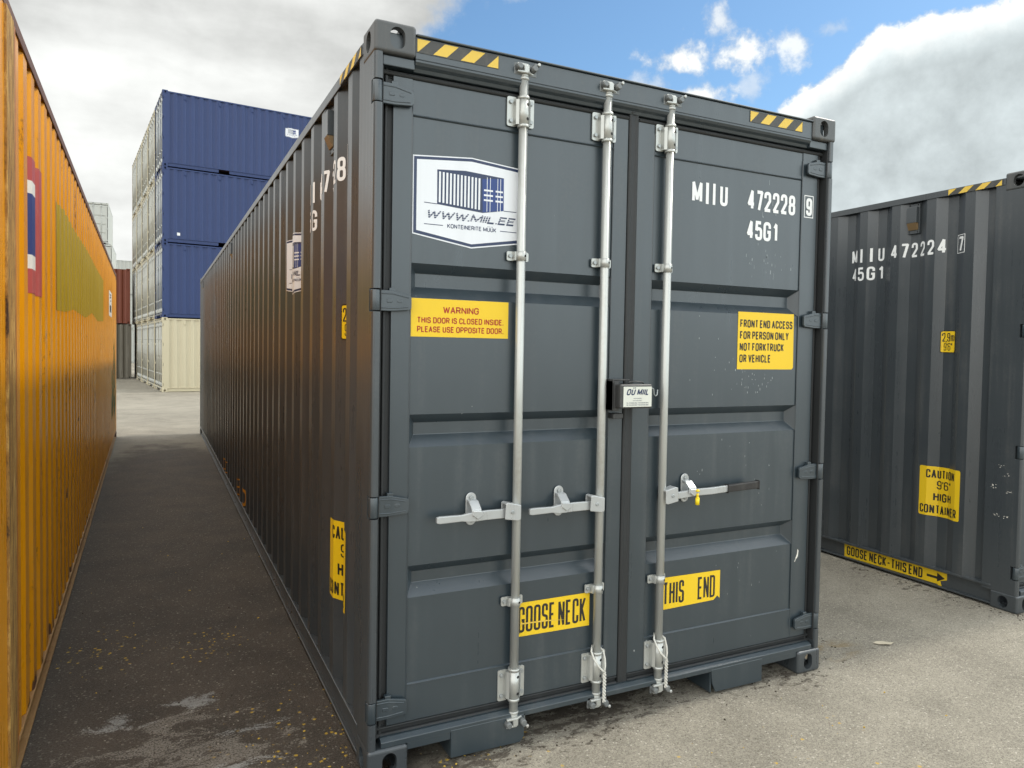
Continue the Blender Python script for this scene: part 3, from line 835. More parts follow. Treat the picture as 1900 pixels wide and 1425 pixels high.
    mb.prism([(.0115, 2.7764 + k), (.0125, 2.768 + k), (.020, 2.758 + k), (.034, 2.750 + k), (.040, 2.737 + k), (.08, 2.737 + k), (.08, 2.7764 + k)], 'x', .1626, W - .1626)
    mb.build('header', PR if not detail else PD, r, bev=.003)
    # sill
    mb = MB()
    mb.prism([(.010, .118), (.010, .140), (.030, .151), (.10, .151), (.10, .118)], 'x', .056, W - .056)
    for a, b in ((.162, .345), (2.032, W - .162)): mb.box(a, b, .0125, .075, .090, .119)
    for a, b in ((.345, .678), (1.700, 2.032)):
        mb.prism([(a, .128), (a, .014), (b - .02 if a < 1 else b, .010), (b if a < 1 else b, .03), (b, .128)] if a < 1 else [(a, .128), (a + .008, .060), (a + .030, .014), (b, .012), (b, .128)], 'y', .0085, .0185)
        mb.box(a, a + .010, .018, .55, .012, .128); mb.box(b - .010, b, .018, .55, .03, .128)
    mb.build('sill', PR if not detail else PD, r, bev=.002)
    # roof, floor and front end
    MB().box(.05, W - .05, .06, L - .04, H - .044, H - .034).build('roof', P, r)
    MB().box(.05, W - .05, .10, L - .05, .135, .147).build('floor', M['brown'], r)
    mb = MB(); n = 9; pts = []
    for j in range(n * 4 + 1):
        x_ = .11 + (W - .22) * j / (n * 4); pts.append((x_, L - .012 - (.04 if j % 4 in (2, 3) else 0)))
    lo = mb.pts([(a, b, .02) for a, b in pts]); hi = mb.pts([(a, b, H - .05) for a, b in pts])
    for j in range(len(lo) - 1): mb.face((lo[j], lo[j + 1], hi[j + 1], hi[j]))
    mb.build('end_wall', P, r)
    # doors, each with its hinges
    gz0, gz1 = .172, 2.722 + k
    for right in (0, 1):
        if right: mb = door_mesh(1.228, 2.368, 1.318, 2.262, gz0 + .012, gz1, H)
        else: mb = door_mesh(.088, 1.173, .165, 1.098, gz0 + .012, gz1, H)
        d = mb.build('door', PD, r, bev=.0025 if detail else 0, seg=2)
        for z in hinge_z: hinge(d, right, z, W, mats.get('hinge', P))
        g = MB()
        if not right:
            g.prism([(1.173, .080), (1.175, .046), (1.183, .041), (1.194, .045), (1.206, .045), (1.217, .041), (1.226, .046), (1.228, .080)], 'z', .140, 2.788 + k)
        a, b = (1.228, W - .037) if right else (.037, 1.173)
        for z0_, z1_ in ((2.706 + k, 2.7365 + k), (.134, .186)):
            g.box(a, b, .062, .075, z0_, z1_)
            g.prism([(.062, z0_ + .004), (.046, z0_ + .008), (.042, z0_ + .016), (.050, z0_ + .022), (.062, z0_ + .024)], 'x', a, b)
            g.prism([(.062, z1_ - .016), (.050, z1_ - .014), (.048, z1_ - .006), (.062, z1_ - .002)], 'x', a, b)
        if not right:
            g.prism([(1.180, 2.790 + k), (1.192, 2.796 + k), (1.300, 2.772 + k), (1.300, 2.752 + k), (1.232, 2.758 + k), (1.180, 2.740 + k)], 'y', .034, .044)
        xa, xb = (2.366, W - .037) if right else (.037, .090)
        g.box(xa, xb, .066, .080, .15, 2.74 + k)
        la, lb_ = (W - .0405, W - .0365) if right else (.0365, .0405)
        g.box(la, lb_, .017, .079, .16, 2.735 + k)
        mx = (xa + xb) / 2
        g.prism([(mx - .010, .067), (mx - .006, .054), (mx + .004, .054), (mx + .008, .067)], 'z', .15, 2.74 + k)
        g.build('gasket', M['gasket'], d, bev=.0015, seg=1)
    for b in bars: locking_bar(r, H=H, **b)
    return r


def face_door(x, z, off, y=.055): return (x, y - off, z)
def left_map(c, W=2.438):
    def f(y, z, off):
        d = c.depth(y) if y > c.ya else .003
        e = 1e-4; sl = (c.depth(y + e) - c.depth(y - e)) / (2 * e)
        return (d - off * math.sqrt(1 + sl * sl), y, z)
    return f
def right_map(c, W=2.438):
    def f(y, z, off):
        d = c.depth(y) if y > c.ya else .003
        e = 1e-4; sl = (c.depth(y + e) - c.depth(y - e)) / (2 * e)
        return (W - d + off * math.sqrt(1 + sl * sl), y, z)
    return f


def company_sign(parent, mapper, u0, v0, flip=1, sc=1.0, cuts=None, gap=.0015):
    """white six-sided sign: a line-drawn container over a web address"""
    U = lambda t: u0 + flip * (t - .170) * sc
    Vv = lambda t: v0 + (t - 2.081) * sc
    Pt = lambda q: (U(q[0]), Vv(q[1]))
    a = Art(); W_, N_, B_ = M['sign_white'], M['navy'], M['blueprint']
    a.poly([Pt(q) for q in ((.170, 2.426), (.418, 2.446), (.665, 2.425), (.665, 2.119), (.420, 2.081), (.170, 2.121))], W_, 0)
    a.poly([Pt(q) for q in ((.174, 2.4215), (.418, 2.4415), (.661, 2.4205), (.661, 2.1235), (.420, 2.0865), (.174, 2.1255))], N_, 1)
    a.poly([Pt(q) for q in ((.186, 2.411), (.418, 2.430), (.649, 2.410), (.649, 2.134), (.420, 2.098), (.186, 2.136))], W_, 2)
    a.poly([Pt(q) for q in ((.270, 2.381), (.391, 2.390), (.561, 2.380), (.562, 2.246), (.468, 2.229), (.271, 2.245))], N_, 3)
    a.poly([Pt(q) for q in ((.464, 2.366), (.561, 2.378), (.562, 2.247), (.468, 2.231))], B_, 4)
    for j in range(12):
        x0 = .2775 + j * .01545; zt = 2.374 - j * .0006; zb = 2.253 - j * .00115
        a.poly([Pt(q) for q in ((x0, zb), (x0 + .008, zb), (x0 + .008, zt), (x0, zt))], W_, 5)
    for x0 in (.486, .500, .5335, .5465):
        a.poly([Pt(q) for q in ((x0 - .0012, 2.236), (x0 + .0012, 2.236), (x0 + .0012, 2.375), (x0 - .0012, 2.375))], W_, 5)
    for z0 in (2.282, 2.302, 2.322):
        for xa, xb in ((.472, .512), (.524, .557)):
            a.poly([Pt(q) for q in ((xa, z0 - .0035), (xb, z0 - .0035), (xb, z0 + .0035), (xa, z0 + .0035))], W_, 6)
    for p, q, t in (((.217, 2.247), (.271, 2.2455), .003), ((.562, 2.246), (.621, 2.246), .003), ((.218, 2.163), (.297, 2.163), .003), ((.547, 2.162), (.623, 2.162), .003)):
        a.line(Pt(p), Pt(q), t * sc, N_, 3)
    x0, z0, x1, z1 = (.222, 2.187, .622, 2.220)
    a.text('WWW.MIIL.EE', U(x0), U(x1), Vv(z0), Vv(z1), N_, 3, t=.0070 * sc, shear=.38)
    for zc in (2.1945, 2.2035, 2.2125): a.poly([Pt(q) for q in ((.219, zc), (.626, zc), (.626, zc + .0016), (.219, zc + .0016))], W_, 4)
    a.text('KONTEINERITE MÜÜK', U(.315), U(.530), Vv(2.1545), Vv(2.172), N_, 3, t=.0030 * sc)
    return a.build('company_sign', parent, mapper, cuts, gap, .0004)


def hazard(parent, pts_list, mapper, bgpoly, name='hazard_stripe', cuts=None):
    a = Art(); a.poly(bgpoly, M['stripe_dark'], 0)
    for p in pts_list: a.poly(p, M['stripe_yellow'], 1)
    return a.build(name, parent, mapper, cuts, .002)


def side_numbers(parent, c, serial, check, side='left'):
    mp = left_map(c); cuts = c.bp
    a = Art(); z0, z1 = 2.418, 2.525
    for ch, ya, yb in (('M', 1.394, 1.328), ('I', 1.288, 1.268), ('I', 1.208, 1.190), ('U', 1.152, 1.098)):
        a.text(ch, ya, yb, z0, z1, M['white'], 0, t=.0165)
    a.build('owner_code', parent, mp, cuts); a = Art()
    for ch, (ya, yb) in zip(serial, ((1.014, .960), (.933, .886), (.868, .818), (.794, .740), (.717, .665), (.644, .592))):
        a.text(ch, ya, yb, z0, z1, M['white'], 0, t=.0165)
    a.build('serial_number', parent, mp, cuts)
    a = Art(); a.text(check, .500, .450, z0 + .002, z1 - .002, M['white'], 0, t=.0165)
    a.frame(.512, .438, 2.407, 2.537, .004, M['white'], 0)
    a.build('check_digit', parent, mp, cuts); a = Art()
    for ch, ya, yb in (('4', 1.386, 1.334), ('5', 1.308, 1.250), ('G', 1.226, 1.172), ('1', 1.142, 1.106)):
        a.text(ch, ya, yb, 2.273, 2.380, M['white'], 0, t=.0165)
    a.build('size_code', parent, mp, cuts)
    a = Art(); a.round_rect(.612, .500, 1.704, 1.865, .012, M['black'], 0); a.round_rect(.606, .506, 1.710, 1.859, .009, M['sticker'], 1)
    a.text('2,9m', .600, .511, 1.786, 1.848, M['black'], 2); a.text("9'6\"", .588, .526, 1.722, 1.776, M['black'], 2)
    a.build('height_label', parent, mp, cuts)
    a = Art(); a.round_rect(.714, .410, .519, .879, .012, M['sticker'], 0)
    a.text('CAUTION', .664, .458, .795, .857, M['black'], 1); a.text("9'6\"", .600, .494, .716, .778, M['black'], 1)
    a.text('HIGH', .618, .486, .628, .690, M['black'], 1); a.text('CONTAINER', .704, .431, .536, .600, M['black'], 1)
    a.build('caution_label', parent, mp, cuts)
    # hazard stripes on the top rail
    rail = lambda y, z, off: (-off, y, z)
    hz = []
    for y0 in (.447, .327):
        hz.append([(y0, 2.861), (y0 - .060, 2.861), (y0 - .012, 2.822), (y0 + .048, 2.822)])
    hz.append([(.567, 2.861), (.508, 2.861), (.567, 2.822)]); hz.append([(.198, 2.858), (.198, 2.822), (.240, 2.822)])
    hazard(parent, hz, rail, [(.570, 2.8625), (.190, 2.8625), (.190, 2.8215), (.570, 2.8215)])


GM = dict(paint=M['grey_dusty'], door=M['grey'], rail=M['grey_dusty'], hinge=M['grey'], fit=M['grey_dusty'], fit_top=M['casting'])
H1, H2, H3 = -1, -1, 1
prof_short = [(.045, -.020, .018, .010), (.15, -.019, .020, .004), (.200, -.018, .021, -.008), (.230, -.018, .018, -.008), (.258, -.014, .012, -.004), (.352, -.016, .013, -.004), (.366, -.013, .010, -.004)]
def pz(pr, z): return [(t, z + a, z + b, y) for t, a, b, y in pr]

# ================================================================== structure: ground
g = MB(); g.poly([(-400, -400, 0), (400, -400, 0), (400, 400, 0), (-400, 400, 0)])
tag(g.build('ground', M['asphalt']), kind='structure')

# ================================================================== the grey container in front
main = make_container('shipping_container', (0, 0, 0), 0, 'dark grey container in the foreground, closed doors facing the viewer with a lock box between',
    'grey high containers', 12.192, 2.896, GM, .368, .278,
    [dict(x=.631, handle=dict(dir=-1, z=.998, prof=pz(prof_short, .996), catch=.433, cz=(.950, 1.085))),
     dict(x=1.043, cord=True, handle=dict(dir=-1, z=.998, prof=pz(prof_short, .996), catch=.846, cz=(.953, 1.085))),
     dict(x=1.386, cord=True, open_cam=True, handle=dict(dir=1, z=1.004, catch=1.538, cz=(.960, 1.096), grip=(.370, .570, 1.000, 1.034, 1.005, 1.042),
          prof=[(.045, .984, 1.016, .012), (.11, .990, 1.022, .006), (.17, .998, 1.030, -.006), (.27, .998, 1.030, -.006), (.38, 1.002, 1.034, -.002), (.55, 1.006, 1.038, -.002)]))],
    vents=(.845, 5.9, 11.3))
mc = Corr(.235, 12.082, .368, .278)
company_sign(main, face_door, .170, 2.081)
a = Art(); a.rect(.166, .592, 1.719, 1.870, M['sticker'])
a.text('WARNING', .303, .458, 1.814, 1.841, M['red'], 1)
a.text('THIS DOOR IS CLOSED INSIDE.', .195, .570, 1.773, 1.797, M['red'], 1)
a.text('PLEASE USE OPPOSITE DOOR.', .195, .570, 1.737, 1.761, M['red'], 1)
a.build('warning_label', main, face_door)
a = Art(); a.poly([(1.853, 1.596), (2.225, 1.596), (2.235, 1.606), (2.231, 1.882), (1.853, 1.882)], M['sticker'])
for t, z, x1 in (('FRONT END ACCESS', 1.804, 2.222), ('FOR PERSON ONLY', 1.746, 2.197), ('NOT FORKTRUCK', 1.688, 2.165), ('OR VEHICLE', 1.630, 2.076)):
    a.text(t, 1.867, x1, z, z + .040, M['black'], 1)
a.build('access_label', main, face_door)
a = Art(); a.poly([(.650, .590), (1.020, .590), (1.020, .440), (.664, .444), (.676, .470), (.650, .480)], M['sticker'])
a.text('GOOSE NECK', .662, 1.000, .460, .572, M['black'], 1)
a.poly([(.672, .496), (.80, .492), (.90, .484), (.80, .498), (.672, .502)], M['stripe_yellow'], 2)
a.build('gooseneck_label', main, face_door)
a = Art(); a.poly([(1.415, .603), (1.780, .600), (1.780, .460), (1.765, .474), (1.742, .455), (1.415, .449)], M['sticker'])
a.text('THIS', 1.430, 1.556, .470, .580, M['black'], 1); a.text('END', 1.640, 1.748, .470, .580, M['black'], 1)
a.build('gooseneck_label', main, face_door)
a = Art(); Wh = M['white']; z0, z1 = 2.388, 2.489
for ch, xa, xb in (('M', 1.546, 1.607), ('I', 1.629, 1.647), ('I', 1.672, 1.688), ('U', 1.717, 1.765)): a.text(ch, xa, xb, z0, z1, Wh, 0, t=.0165)
a.build('owner_code', main, face_door); a = Art()
for ch, xa, xb in (('4', 1.894, 1.940), ('7', 1.952, 1.996),
                   ('2', 2.003, 2.050), ('2', 2.061, 2.106), ('2', 2.116, 2.161), ('8', 2.171, 2.218)):
    a.text(ch, xa, xb, z0, z1, Wh, 0, t=.0165)
a.build('serial_number', main, face_door); a = Art()
for ch, xa, xb in (('4', 1.894, 1.938), ('5', 1.948, 1.996), ('G', 2.003, 2.054), ('1', 2.072, 2.098)): a.text(ch, xa, xb, 2.242, 2.338, Wh, 0, t=.0165)
a.build('size_code', main, face_door)
a = Art(); a.text('9', 2.290, 2.333, 2.396, 2.487, Wh, 0, t=.0165); a.frame(2.276, 2.342, 2.385, 2.500, .0045, Wh, 0)
a.build('check_digit', main, lambda x, z, off: face_door(x, z, off, .050))
hd = lambda x, z, off: (x, .012 - off, z)
hl, hr = [], []
for x0 in (.232, .346): hl.append([(x0, 2.806), (x0 + .056, 2.806), (x0 + .104, 2.854), (x0 + .047, 2.854)])
hl += [[(.168, 2.854), (.220, 2.854), (.172, 2.806), (.168, 2.806)], [(.508, 2.854), (.508, 2.804), (.458, 2.804)]]
hazard(main, hl, hd, [(.165, 2.8565), (.512, 2.8565), (.512, 2.8025), (.165, 2.8025)])
for x0 in (1.922, 2.037): hr.append([(x0, 2.803), (x0 + .056, 2.803), (x0 + .105, 2.852), (x0 + .047, 2.852)])
hr += [[(1.856, 2.852), (1.911, 2.852), (1.860, 2.802), (1.856, 2.802)], [(2.204, 2.852), (2.204, 2.802), (2.153, 2.802)]]
hazard(main, hr, hd, [(1.853, 2.8545), (2.208, 2.8545), (2.208, 2.800), (1.853, 2.800)])
side_numbers(main, mc, '472228', '9')
company_sign(main, left_map(mc), 2.06, 1.980, -1, 1.0, mc.bp)
a = Art()
for yy in (6.95, 6.62):
    if yy < 6.9: a.build('stencil_mark', main, left_map(mc), mc.bp); a = Art()
    a.frame(yy, yy - .24, .165, .300, .014, M['orange'])
    a.rect(yy - .09, yy - .13, .19, .275, M['orange'])
a.build('stencil_mark', main, left_map(mc), mc.bp); a = Art()
a.frame(5.15, 4.86, .165, .330, .014, M['orange']); a.rect(5.02, 4.99, .18, .32, M['orange']); a.rect(5.13, 4.88, .24, .255, M['orange'])
a.build('stencil_mark', main, left_map(mc), mc.bp); a = Art()
a.text('D', 4.70, 4.48, .160, .325, M['orange'], 0)
a.build('stencil_mark', main, left_map(mc), mc.bp)
# lock box across the two doors
lb = MB(); lb.box(1.086, 1.258, -.058, .040, 1.424, 1.530).build('lock_box', M['lockbox'], main, bev=.007, seg=3)
lb = [o for o in main.children if o.name.startswith('lock_box')][0]
mb = MB(); mb.prism([(.054, 1.412), (-.020, 1.412), (-.024, 1.418), (-.024, 1.538), (-.018, 1.546), (.054, 1.546)], 'x', 1.070, 1.077)
mb.prism([(1.070, 1.545), (1.160, 1.545), (1.160, 1.551), (1.070, 1.551)], 'y', -.024, .048)
mb.box(1.070, 1.077, -.024, .048, 1.412, 1.547); mb.box(1.077, 1.106, -.0225, -.0165, 1.412, 1.545)
mb.box(1.094, 1.146, .004, .050, 1.374, 1.397)
mb.build('lock_bracket', M['lockbox'], lb, bev=.003)
MB().tube([(1.150, -.030, 1.531), (1.152, -.030, 1.540), (1.19, -.030, 1.541), (1.225, -.03, 1.538), (1.228, -.03, 1.531)], .0035).build('carry_wire', M['lockbox'], lb)
MB().tube([(1.262, .010, 1.512), (1.300, .012, 1.512), (1.316, .012, 1.505), (1.319, .012, 1.482), (1.328, .012, 1.472), (1.337, .012, 1.478), (1.339, .012, 1.502)], .003).build('wire_hook', M['bolt'], lb)
a = Art(); a.rect(1.102, 1.253, 1.431, 1.520, M['plate'])
a.text('OÜ MIIL', 1.116, 1.243, 1.4825, 1.5105, M['navy'], 1, t=.0058, shear=.3)
for z, xa, xb, h in ((1.4665, 1.155, 1.198, .0035), (1.4565, 1.152, 1.199, .0035)): a.text('KONTEINERID', xa, xb, z, z + h, M['navy'], 1)
for z in (1.446, 1.437): a.text('TEL 372 5000 0000  FAKS 372 600 0000', 1.118, 1.236, z, z + .0045, M['navy'], 1)
a.build('name_plate', lb, lambda x, z, off: (x, -.058 - off, z))

# yellow bolt seal through the right handle
mb = MB(); mb.cyl((1.560, -.022, .958), (1.560, -.022, .990), .0105, .0098, 14); mb.cyl((1.560, -.022, .990), (1.560, -.022, .996), .0098, .006, 14)
mb.cyl((1.560, -.022, .996), (1.560, -.022, 1.012), .006, n=12); mb.cyl((1.560, -.022, 1.020), (1.560, -.022, 1.030), .0105, .0085, 14)
mb.cyl((1.560, -.022, 1.008), (1.560, -.022, 1.024), .0035, n=8, mi=1)
tag(mb.build('bolt_seal', [M['seal'], M['zinc']]), 'small yellow plastic bolt seal hanging from the black-gripped door handle', 'seal')

# ================================================================== the grey container on the right
right = make_container('shipping_container', (4.30, .048, 0), -.010, 'dark grey container at the right edge, its corrugated side with a caution label in view',
    'grey high containers', 12.192, 2.896, GM, .374, .285,
    [dict(x=.631, handle=dict(dir=-1, z=.998, prof=pz(prof_short, .996), catch=.433, cz=(.950, 1.085))),
     dict(x=1.043, handle=dict(dir=-1, z=.998, prof=pz(prof_short, .996), catch=.846, cz=(.953, 1.085))), dict(x=1.386), dict(x=1.80)],
    vents=(.846, 5.9, 11.3))
rc = Corr(.235, 12.082, .374, .285)
side_numbers(right, rc, '472224', '7')
a = Art(); Yl = M['sticker']
a.poly([(1.365, .028), (.560, .034), (.556, .026), (.528, .026), (.540, .062), (.491, .080), (.491, .128), (1.367, .131)], Yl)
a.text('GOOSE NECK-THIS END', 1.343, .678, .044, .118, M['black'], 1)
a.poly([(.645, .088), (.645, .070), (.565, .070), (.565, .052), (.505, .086), (.565, .116), (.565, .088)], M['black'], 1)
a.build('gooseneck_label', right, lambda y, z, off: (.026 - off, y, z))
# paint scrapes on the post of the right container
a = Art(); rnd = random.Random(3)
for cy, cz, n, sp in ((.185, .818, 9, .03), (.075, .794, 7, .02), (.085, .622, 8, .02), (.15, .627, 6, .03), (.06, 1.0, 4, .02), (.14, .95, 4, .05), (.10, .9, 4, .05)):
    for _ in range(n):
        y_, z_ = cy + rnd.gauss(0, sp * .5), cz + rnd.gauss(0, sp * .25); w, h = rnd.uniform(.003, .014), rnd.uniform(.001, .004)
        a.poly([(y_ - w / 2, z_), (y_ - w / 5, z_ + h), (y_ + w / 2, z_ + h * .3), (y_ + w / 4, z_ - h * .6)], M['flag_white'], 0)
tag(a.build('paint_scrape', right, lambda y, z, off: (.003 - off, max(y, .06), z), None, .0008), kind='stuff')

# droppings and scratches on the near right door
a = Art(); rnd = random.Random(11)
def specks(cx, cz, sx, sz, n, wmax, hmax):
    for _ in range(n):
        x_, z_ = cx + rnd.gauss(0, sx), cz + rnd.gauss(0, sz)
        if not (1.45 < x_ < 2.25) or any(lo - .02 < z_ < hi + .02 for lo, hi in BAND): continue
        w, h = rnd.uniform(.001, wmax), rnd.uniform(.004, hmax)
        a.poly([(x_ - w / 2, z_), (x_ - w * .3, z_ + h), (x_ + w * .4, z_ + h * .9), (x_ + w / 2, z_ - h * .1)], M['bolt'], 0)
specks(2.02, 2.12, .07, .05, 26, .004, .022); specks(2.03, 2.40, .05, .08, 10, .003, .03); specks(1.94, 1.54, .07, .03, 30, .005, .012)
specks(1.75, 1.65, .15, .10, 16, .004, .010); specks(1.85, 1.12, .2, .08, 14, .004, .012); specks(1.9, .55, .2, .1, 12, .003, .012)
tag(a.build('paint_speck', main, face_door, None, .0008), kind='stuff')
a = Art(); a.poly([(2.288, .600), (2.300, .625), (2.302, .650), (2.310, .640), (2.306, .610), (2.296, .598)], M['flag_white']); a.poly([(2.281, .585), (2.290, .600), (2.292, .596), (2.285, .583)], M['flag_white'])
tag(a.build('paint_scrape', main, lambda x, z, off: face_door(x, z, off, .050), None, .0008), kind='stuff')

# ================================================================== the yellow container on the left
ya = .015
YM = dict(low=M['yel_low'], paint=M['yel'], door=M['yel'], rail=M['yel_rail'], hinge=M['yel'], fit=M['yel_rail'])
yw = 2.438; yoff = -.15
yel = make_container('shipping_container', (-1.18 - yw * math.cos(ya) + .15 * math.sin(ya), yoff - yw * math.sin(ya), 0), ya,
    'old rusty orange-yellow container at the left edge with an olive patch on its side', None, 12.192, 2.896, YM, .74, .232,
    [dict(x=.45), dict(x=.95), dict(x=1.45), dict(x=1.95)], plate_to=.72, rib=(.100, .056))
yc = Corr(.72, 12.082, .74, .232, .036, .100, .056)
ym = right_map(yc); OY = .15
MB().box(yw - .004, yw + .006, .49, .655, .118, 2.82).build('edge_strip', M['yel_strip'], yel, bev=.002)
MB().box(yw - .004, yw + .002, .657, .71, .118, 2.82).build('edge_band', M['yel_band'], yel, bev=.001)
a = Art(); rnd = random.Random(5)
top = [(2.03, 2.44), (2.5, 2.47), (3.2, 2.45), (4.5, 2.46), (6.0, 2.43), (7.40, 2.42)]
bot = [(7.37, 1.93), (6.2, 1.90), (5.2, 1.95), (4.4, 1.88), (3.2, 1.90), (2.6, 1.86), (2.05, 1.85)]
a.poly([(y + OY, z) for y, z in top + bot], M['olive'])
a.build('repaint_patch', yel, ym, yc.bp)
a = Art(); Rd, Wt, Bl = M['flag_red'], M['flag_white'], M['flag_blue']
for z0_, z1_, mt in ((1.88, 1.985, Rd), (1.985, 2.045, Wt), (2.045, 2.305, Bl), (2.305, 2.36, Wt), (2.36, 2.46, Rd)): a.rect(1.00 + OY, 1.235 + OY, z0_, z1_, mt)
a.rect(1.235 + OY, 1.49 + OY, 1.88, 2.46, Rd)
a.build('flag_mark', yel, ym, yc.bp)
a = Art(); a.rect(9.05 + OY, 10.0 + OY, 2.06, 2.42, M['flag_white']); a.text('75', 9.2 + OY, 9.85 + OY, 2.28, 2.38, M['black'], 1); a.rect(9.25 + OY, 9.8 + OY, 2.12, 2.22, M['black'], 1)
a.build('owner_label', yel, ym, yc.bp)
a = Art(); rnd = random.Random(9)
for j in range(70):
    y_ = rnd.uniform(9.9, 11.5); zc_ = rnd.uniform(.5, 2.3); h = rnd.uniform(.08, .5); w = rnd.uniform(.03, .16)
    if zc_ + h > 1.2 + (y_ - 9.9) * .8: continue
    a.poly([(y_ + OY, zc_ - h * .4), (y_ + w * .4 + OY, zc_ - h * .6), (y_ + w + OY, zc_ - h * .1), (y_ + w * .7 + OY, zc_ + h), (y_ + w * .2 + OY, zc_ + h * .7)], M['green'], j % 3)
tag(a.build('green_scrape', yel, ym, yc.bp, .0015, .0005), kind='stuff')
a = Art()
for j in range(90):                                         # rust scabs along the bottom rail and streaks down the ribs
    low = j % 3 != 0
    y_ = rnd.uniform(.6, 11.5) if j % 2 else rnd.uniform(.6, 4.0); z_ = .148 if low else rnd.uniform(.4, 1.6)
    h = rnd.uniform(.02, .09) if low else rnd.uniform(.03, .22); w = rnd.uniform(.02, .06) if low else rnd.uniform(.004, .012)
    pts = [(y_ - w / 2, z_), (y_ + w / 2, z_)] + [(y_ + w / 2 - w * q / 6, z_ + h * rnd.uniform(.35, 1.0)) for q in range(1, 6)]
    a.poly([(p + OY, q) for p, q in pts], M['yel_rail'], j % 3)
tag(a.build('rust_scab', yel, ym, yc.bp, .001, .0004), kind='stuff')

# ================================================================== stacks in the background
SA = rad(5.6); EX = Vector((math.cos(SA), math.sin(SA), 0)); EY = Vector((-math.sin(SA), math.cos(SA), 0)); BASE = Vector((-.565, 25.35, 0)); SH = 2.591
def low_mats(p, d): return dict(paint=p, door=d, rail=p, hinge=p, fit=p)
four = [dict(x=.45), dict(x=.95), dict(x=1.49), dict(x=1.99)]
def slot(k, lv, push=0.0): return BASE + EY * (2.438 + 2.6 * k) + EX * push + Vector((0, 0, SH * lv))
protos = {}
def stack_box(kind, loc, rz, label, group):
    pm = {'blue': low_mats(M['blue'], M['blue_door']), 'cream': low_mats(M['cream'], M['cream_door']), 'taupe': low_mats(M['taupe'], M['taupe']),
          'maroon': low_mats(M['maroon'], M['maroon']), 'brown': low_mats(M['brown'], M['brown']), 'offwhite': low_mats(M['offwhite'], M['offwhite'])}
    if kind not in protos:
        o = make_container('shipping_container', loc, rz, label, group, 6.058, 2.896 if kind == 'offwhite' else SH, pm[kind], .37, .278, [] if kind == 'brown' else four, detail=False, fork=True, vents=(.72, 1.84, 2.95, 4.07, 5.2) if kind in ('blue', 'cream') else ())
        protos[kind] = o; return o
    o = copy_tree(protos[kind]); o.location = loc; o.rotation_euler = (0, 0, rz); o['label'] = label
    if group: o['group'] = group
    elif 'group' in o: del o['group']
    return o
ROTZ = SA - math.pi / 2
GB, GC = 'blue containers in the stack', 'cream containers in the stack'
bl = {}
for lv, lab in ((1, 'lowest of the three blue containers, resting on the cream container'), (2, 'middle one of the three stacked blue containers'), (3, 'topmost blue container, with a small white company sign on its side')):
    bl[lv] = stack_box('blue', slot(0, lv), ROTZ, lab, GB)
def stack_wall(o, art, name, cr):
    return art.build(name, o, right_map(cr), cr.bp)
bc = Corr(.235, 5.948, .37, .278)
company_sign(bl[3], right_map(bc), 4.13, 9.44 - 3 * SH, 1, 1.0, bc.bp)
a = Art(); a.rect(.47, .57, .26, .36, M['white']); a.build('white_label', bl[2], right_map(bc), bc.bp)
cols = ('first', 'second', 'third', 'fourth')
rows = ('ground', 'second', 'third', 'top')
stack_box('cream', slot(0, 0), ROTZ, 'cream container on the ground under the three blue ones', GC)
for k in range(1, 5):
    for lv in range(4):
        if lv == 0 and k == 4: continue
        stack_box('cream', slot(k, lv), ROTZ, f'cream container in the {rows[lv]} layer, {cols[k - 1]} column behind the blue containers', GC)
stack_box('brown', slot(4, 0, .10), ROTZ, 'dark brown container set back in shade at the far end of the cream ground row', None)
rr = SA
RX = Vector((math.cos(rr), math.sin(rr), 0)); RY = Vector((-math.sin(rr), math.cos(rr), 0)); RED = Vector((-1.80, 36.5, 0)) + RY * 6.058
stack_box('taupe', RED, rr + math.pi, 'grey-brown container on the ground under the rust-red one', None)
stack_box('maroon', RED + RX * -.05 + Vector((0, 0, SH)), rr + math.pi, 'rust-red container on top of the grey-brown one', None)
TALL = 2.896
GT, GW = 'off-white containers in the far tower', 'off-white containers in the far wall'
for lv in range(4):
    dx = -.23 if lv == 3 else 0.0
    stack_box('offwhite', Vector((-3.58 - 2.438 + dx, 57.0, TALL * lv)), 0.0,
              ('lowest', 'second lowest', 'second highest', 'highest')[lv] + ' off-white container in the tall tower behind the yellow container', GT)
for lv in range(3):
    stack_box('offwhite', Vector((-4.4, 70.0, TALL * lv)), ROTZ, ('lowest', 'middle', 'topmost')[lv] + ' off-white container far behind the rust-red one', GW)

# ================================================================== litter
mb = MB(); z = .004
P_ = [(-.060, .004, .002), (-.034, .020, .006), (.004, .024, .005), (.030, .020, .003), (.058, .006, .008), (.034, -.012, .002), (.006, -.020, .007), (-.032, -.012, .001)]
top_i = mb.pts([(x_, y_, z + h + .0015) for x_, y_, h in P_]); bot_i = mb.pts([(x_, y_, z + h) for x_, y_, h in P_])
ct = mb.pts([(0, 0, z + .0035), (0, 0, z + .002)])
for j in range(8):
    n_ = (j + 1) % 8
    mb.face((ct[0], top_i[j], top_i[n_])); mb.face((ct[1], bot_i[n_], bot_i[j])); mb.face((top_i[j], bot_i[j], bot_i[n_], top_i[n_]))
lf = mb.build('dry_leaf', paint('dry_leaf', (0.46, 0.41, 0.31), 0.7, 0.2)); lf.location = (3.056, .082, 0); lf.rotation_euler = (0, 0, -.5)
tag(lf, 'pale curled dry leaf lying on the asphalt between the two grey containers', 'leaf')

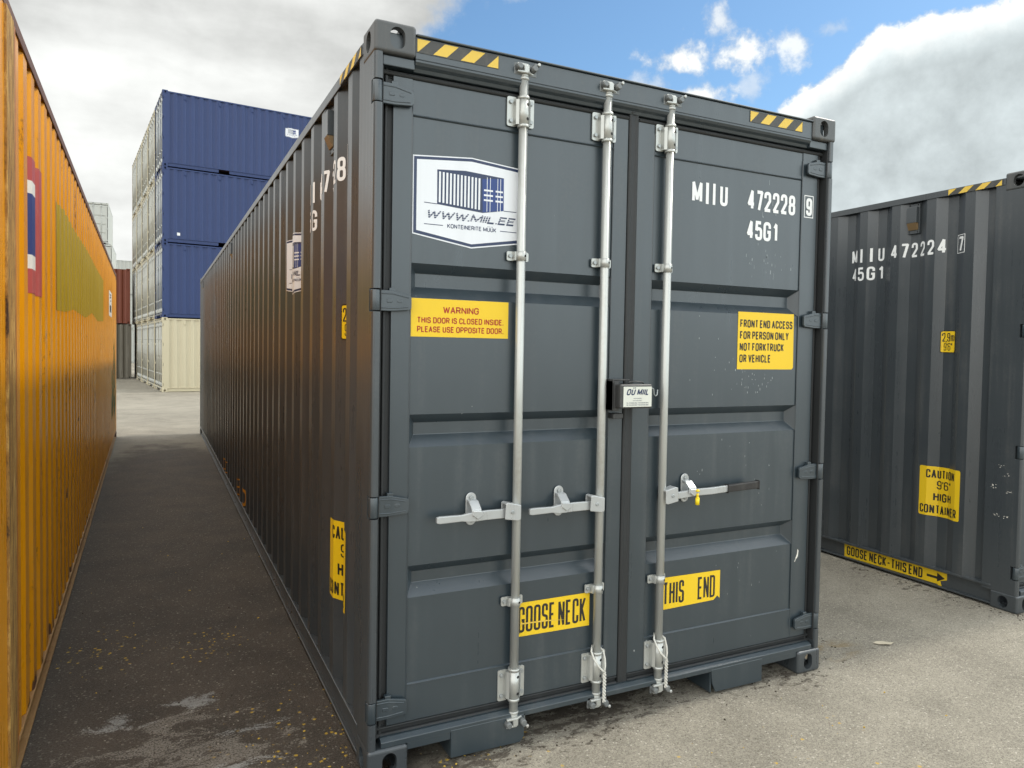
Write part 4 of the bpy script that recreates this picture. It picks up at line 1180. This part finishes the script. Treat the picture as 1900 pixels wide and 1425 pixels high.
def litter(name, mat, spots, smin, smax, seed):
    rnd = random.Random(seed); mb = MB()
    for cx, cy, sx, sy, n in spots:
        for _ in range(n):
            x_, y_ = rnd.gauss(cx, sx), rnd.gauss(cy, sy); s = rnd.uniform(smin, smax); an = rnd.uniform(0, 6.28); k_ = rnd.randint(4, 6); el_ = rnd.uniform(.35, 1)
            ps = []
            for j in range(k_):
                t = 6.283 * j / k_; r_ = s * rnd.uniform(.6, 1.1); px_, py_ = r_ * math.cos(t), r_ * math.sin(t) * el_
                ps.append((x_ + px_ * math.cos(an) - py_ * math.sin(an), y_ + px_ * math.sin(an) + py_ * math.cos(an)))
            hh = s * rnd.uniform(.12, .5)
            b_ = mb.pts([(q[0], q[1], .001) for q in ps]); t_ = mb.pts([(x_ + (q[0] - x_) * .7, y_ + (q[1] - y_) * .7, .001 + hh * rnd.uniform(.6, 1.2)) for q in ps])
            mb.face(t_)
            for j in range(k_): mb.face((b_[j], b_[(j + 1) % k_], t_[(j + 1) % k_], t_[j]))
    return tag(mb.build(name, mat), kind='stuff')
litter('dirt_crumbs', paint('dark_crumb', (0.05, 0.038, 0.027), 0.9, 0.3), [(1.0, .16, .35, .12, 260), (.55, .0, .25, .08, 80), (2.0, .05, .25, .08, 80), (4.25, .55, .05, .5, 130), (4.33, .06, .06, .05, 40), (2.65, .3, .12, .3, 40), (-.5, 1.5, .5, 2.0, 160)], .002, .009, 21)
litter('paint_flakes', paint('yellow_flake', (0.50, 0.33, 0.04), 0.7, 0.2), [(-.12, .35, .18, .25, 50), (-.95, 1.75, .2, .25, 32), (-.42, 1.65, .12, .12, 26), (.35, -.02, .18, .06, 22), (1.6, -.6, .7, .4, 26), (-.4, 3.0, .4, 1.0, 30)], .002, .009, 22)
litter('gravel', paint('pale_gravel', (0.33, 0.30, 0.25), 0.9, 0.3), [(-.5, .8, .4, .8, 260), (2.2, -.6, 1.2, .6, 240), (3.4, .8, .4, .8, 120), (-.5, 4.0, .4, 2.0, 150)], .0015, .006, 23)
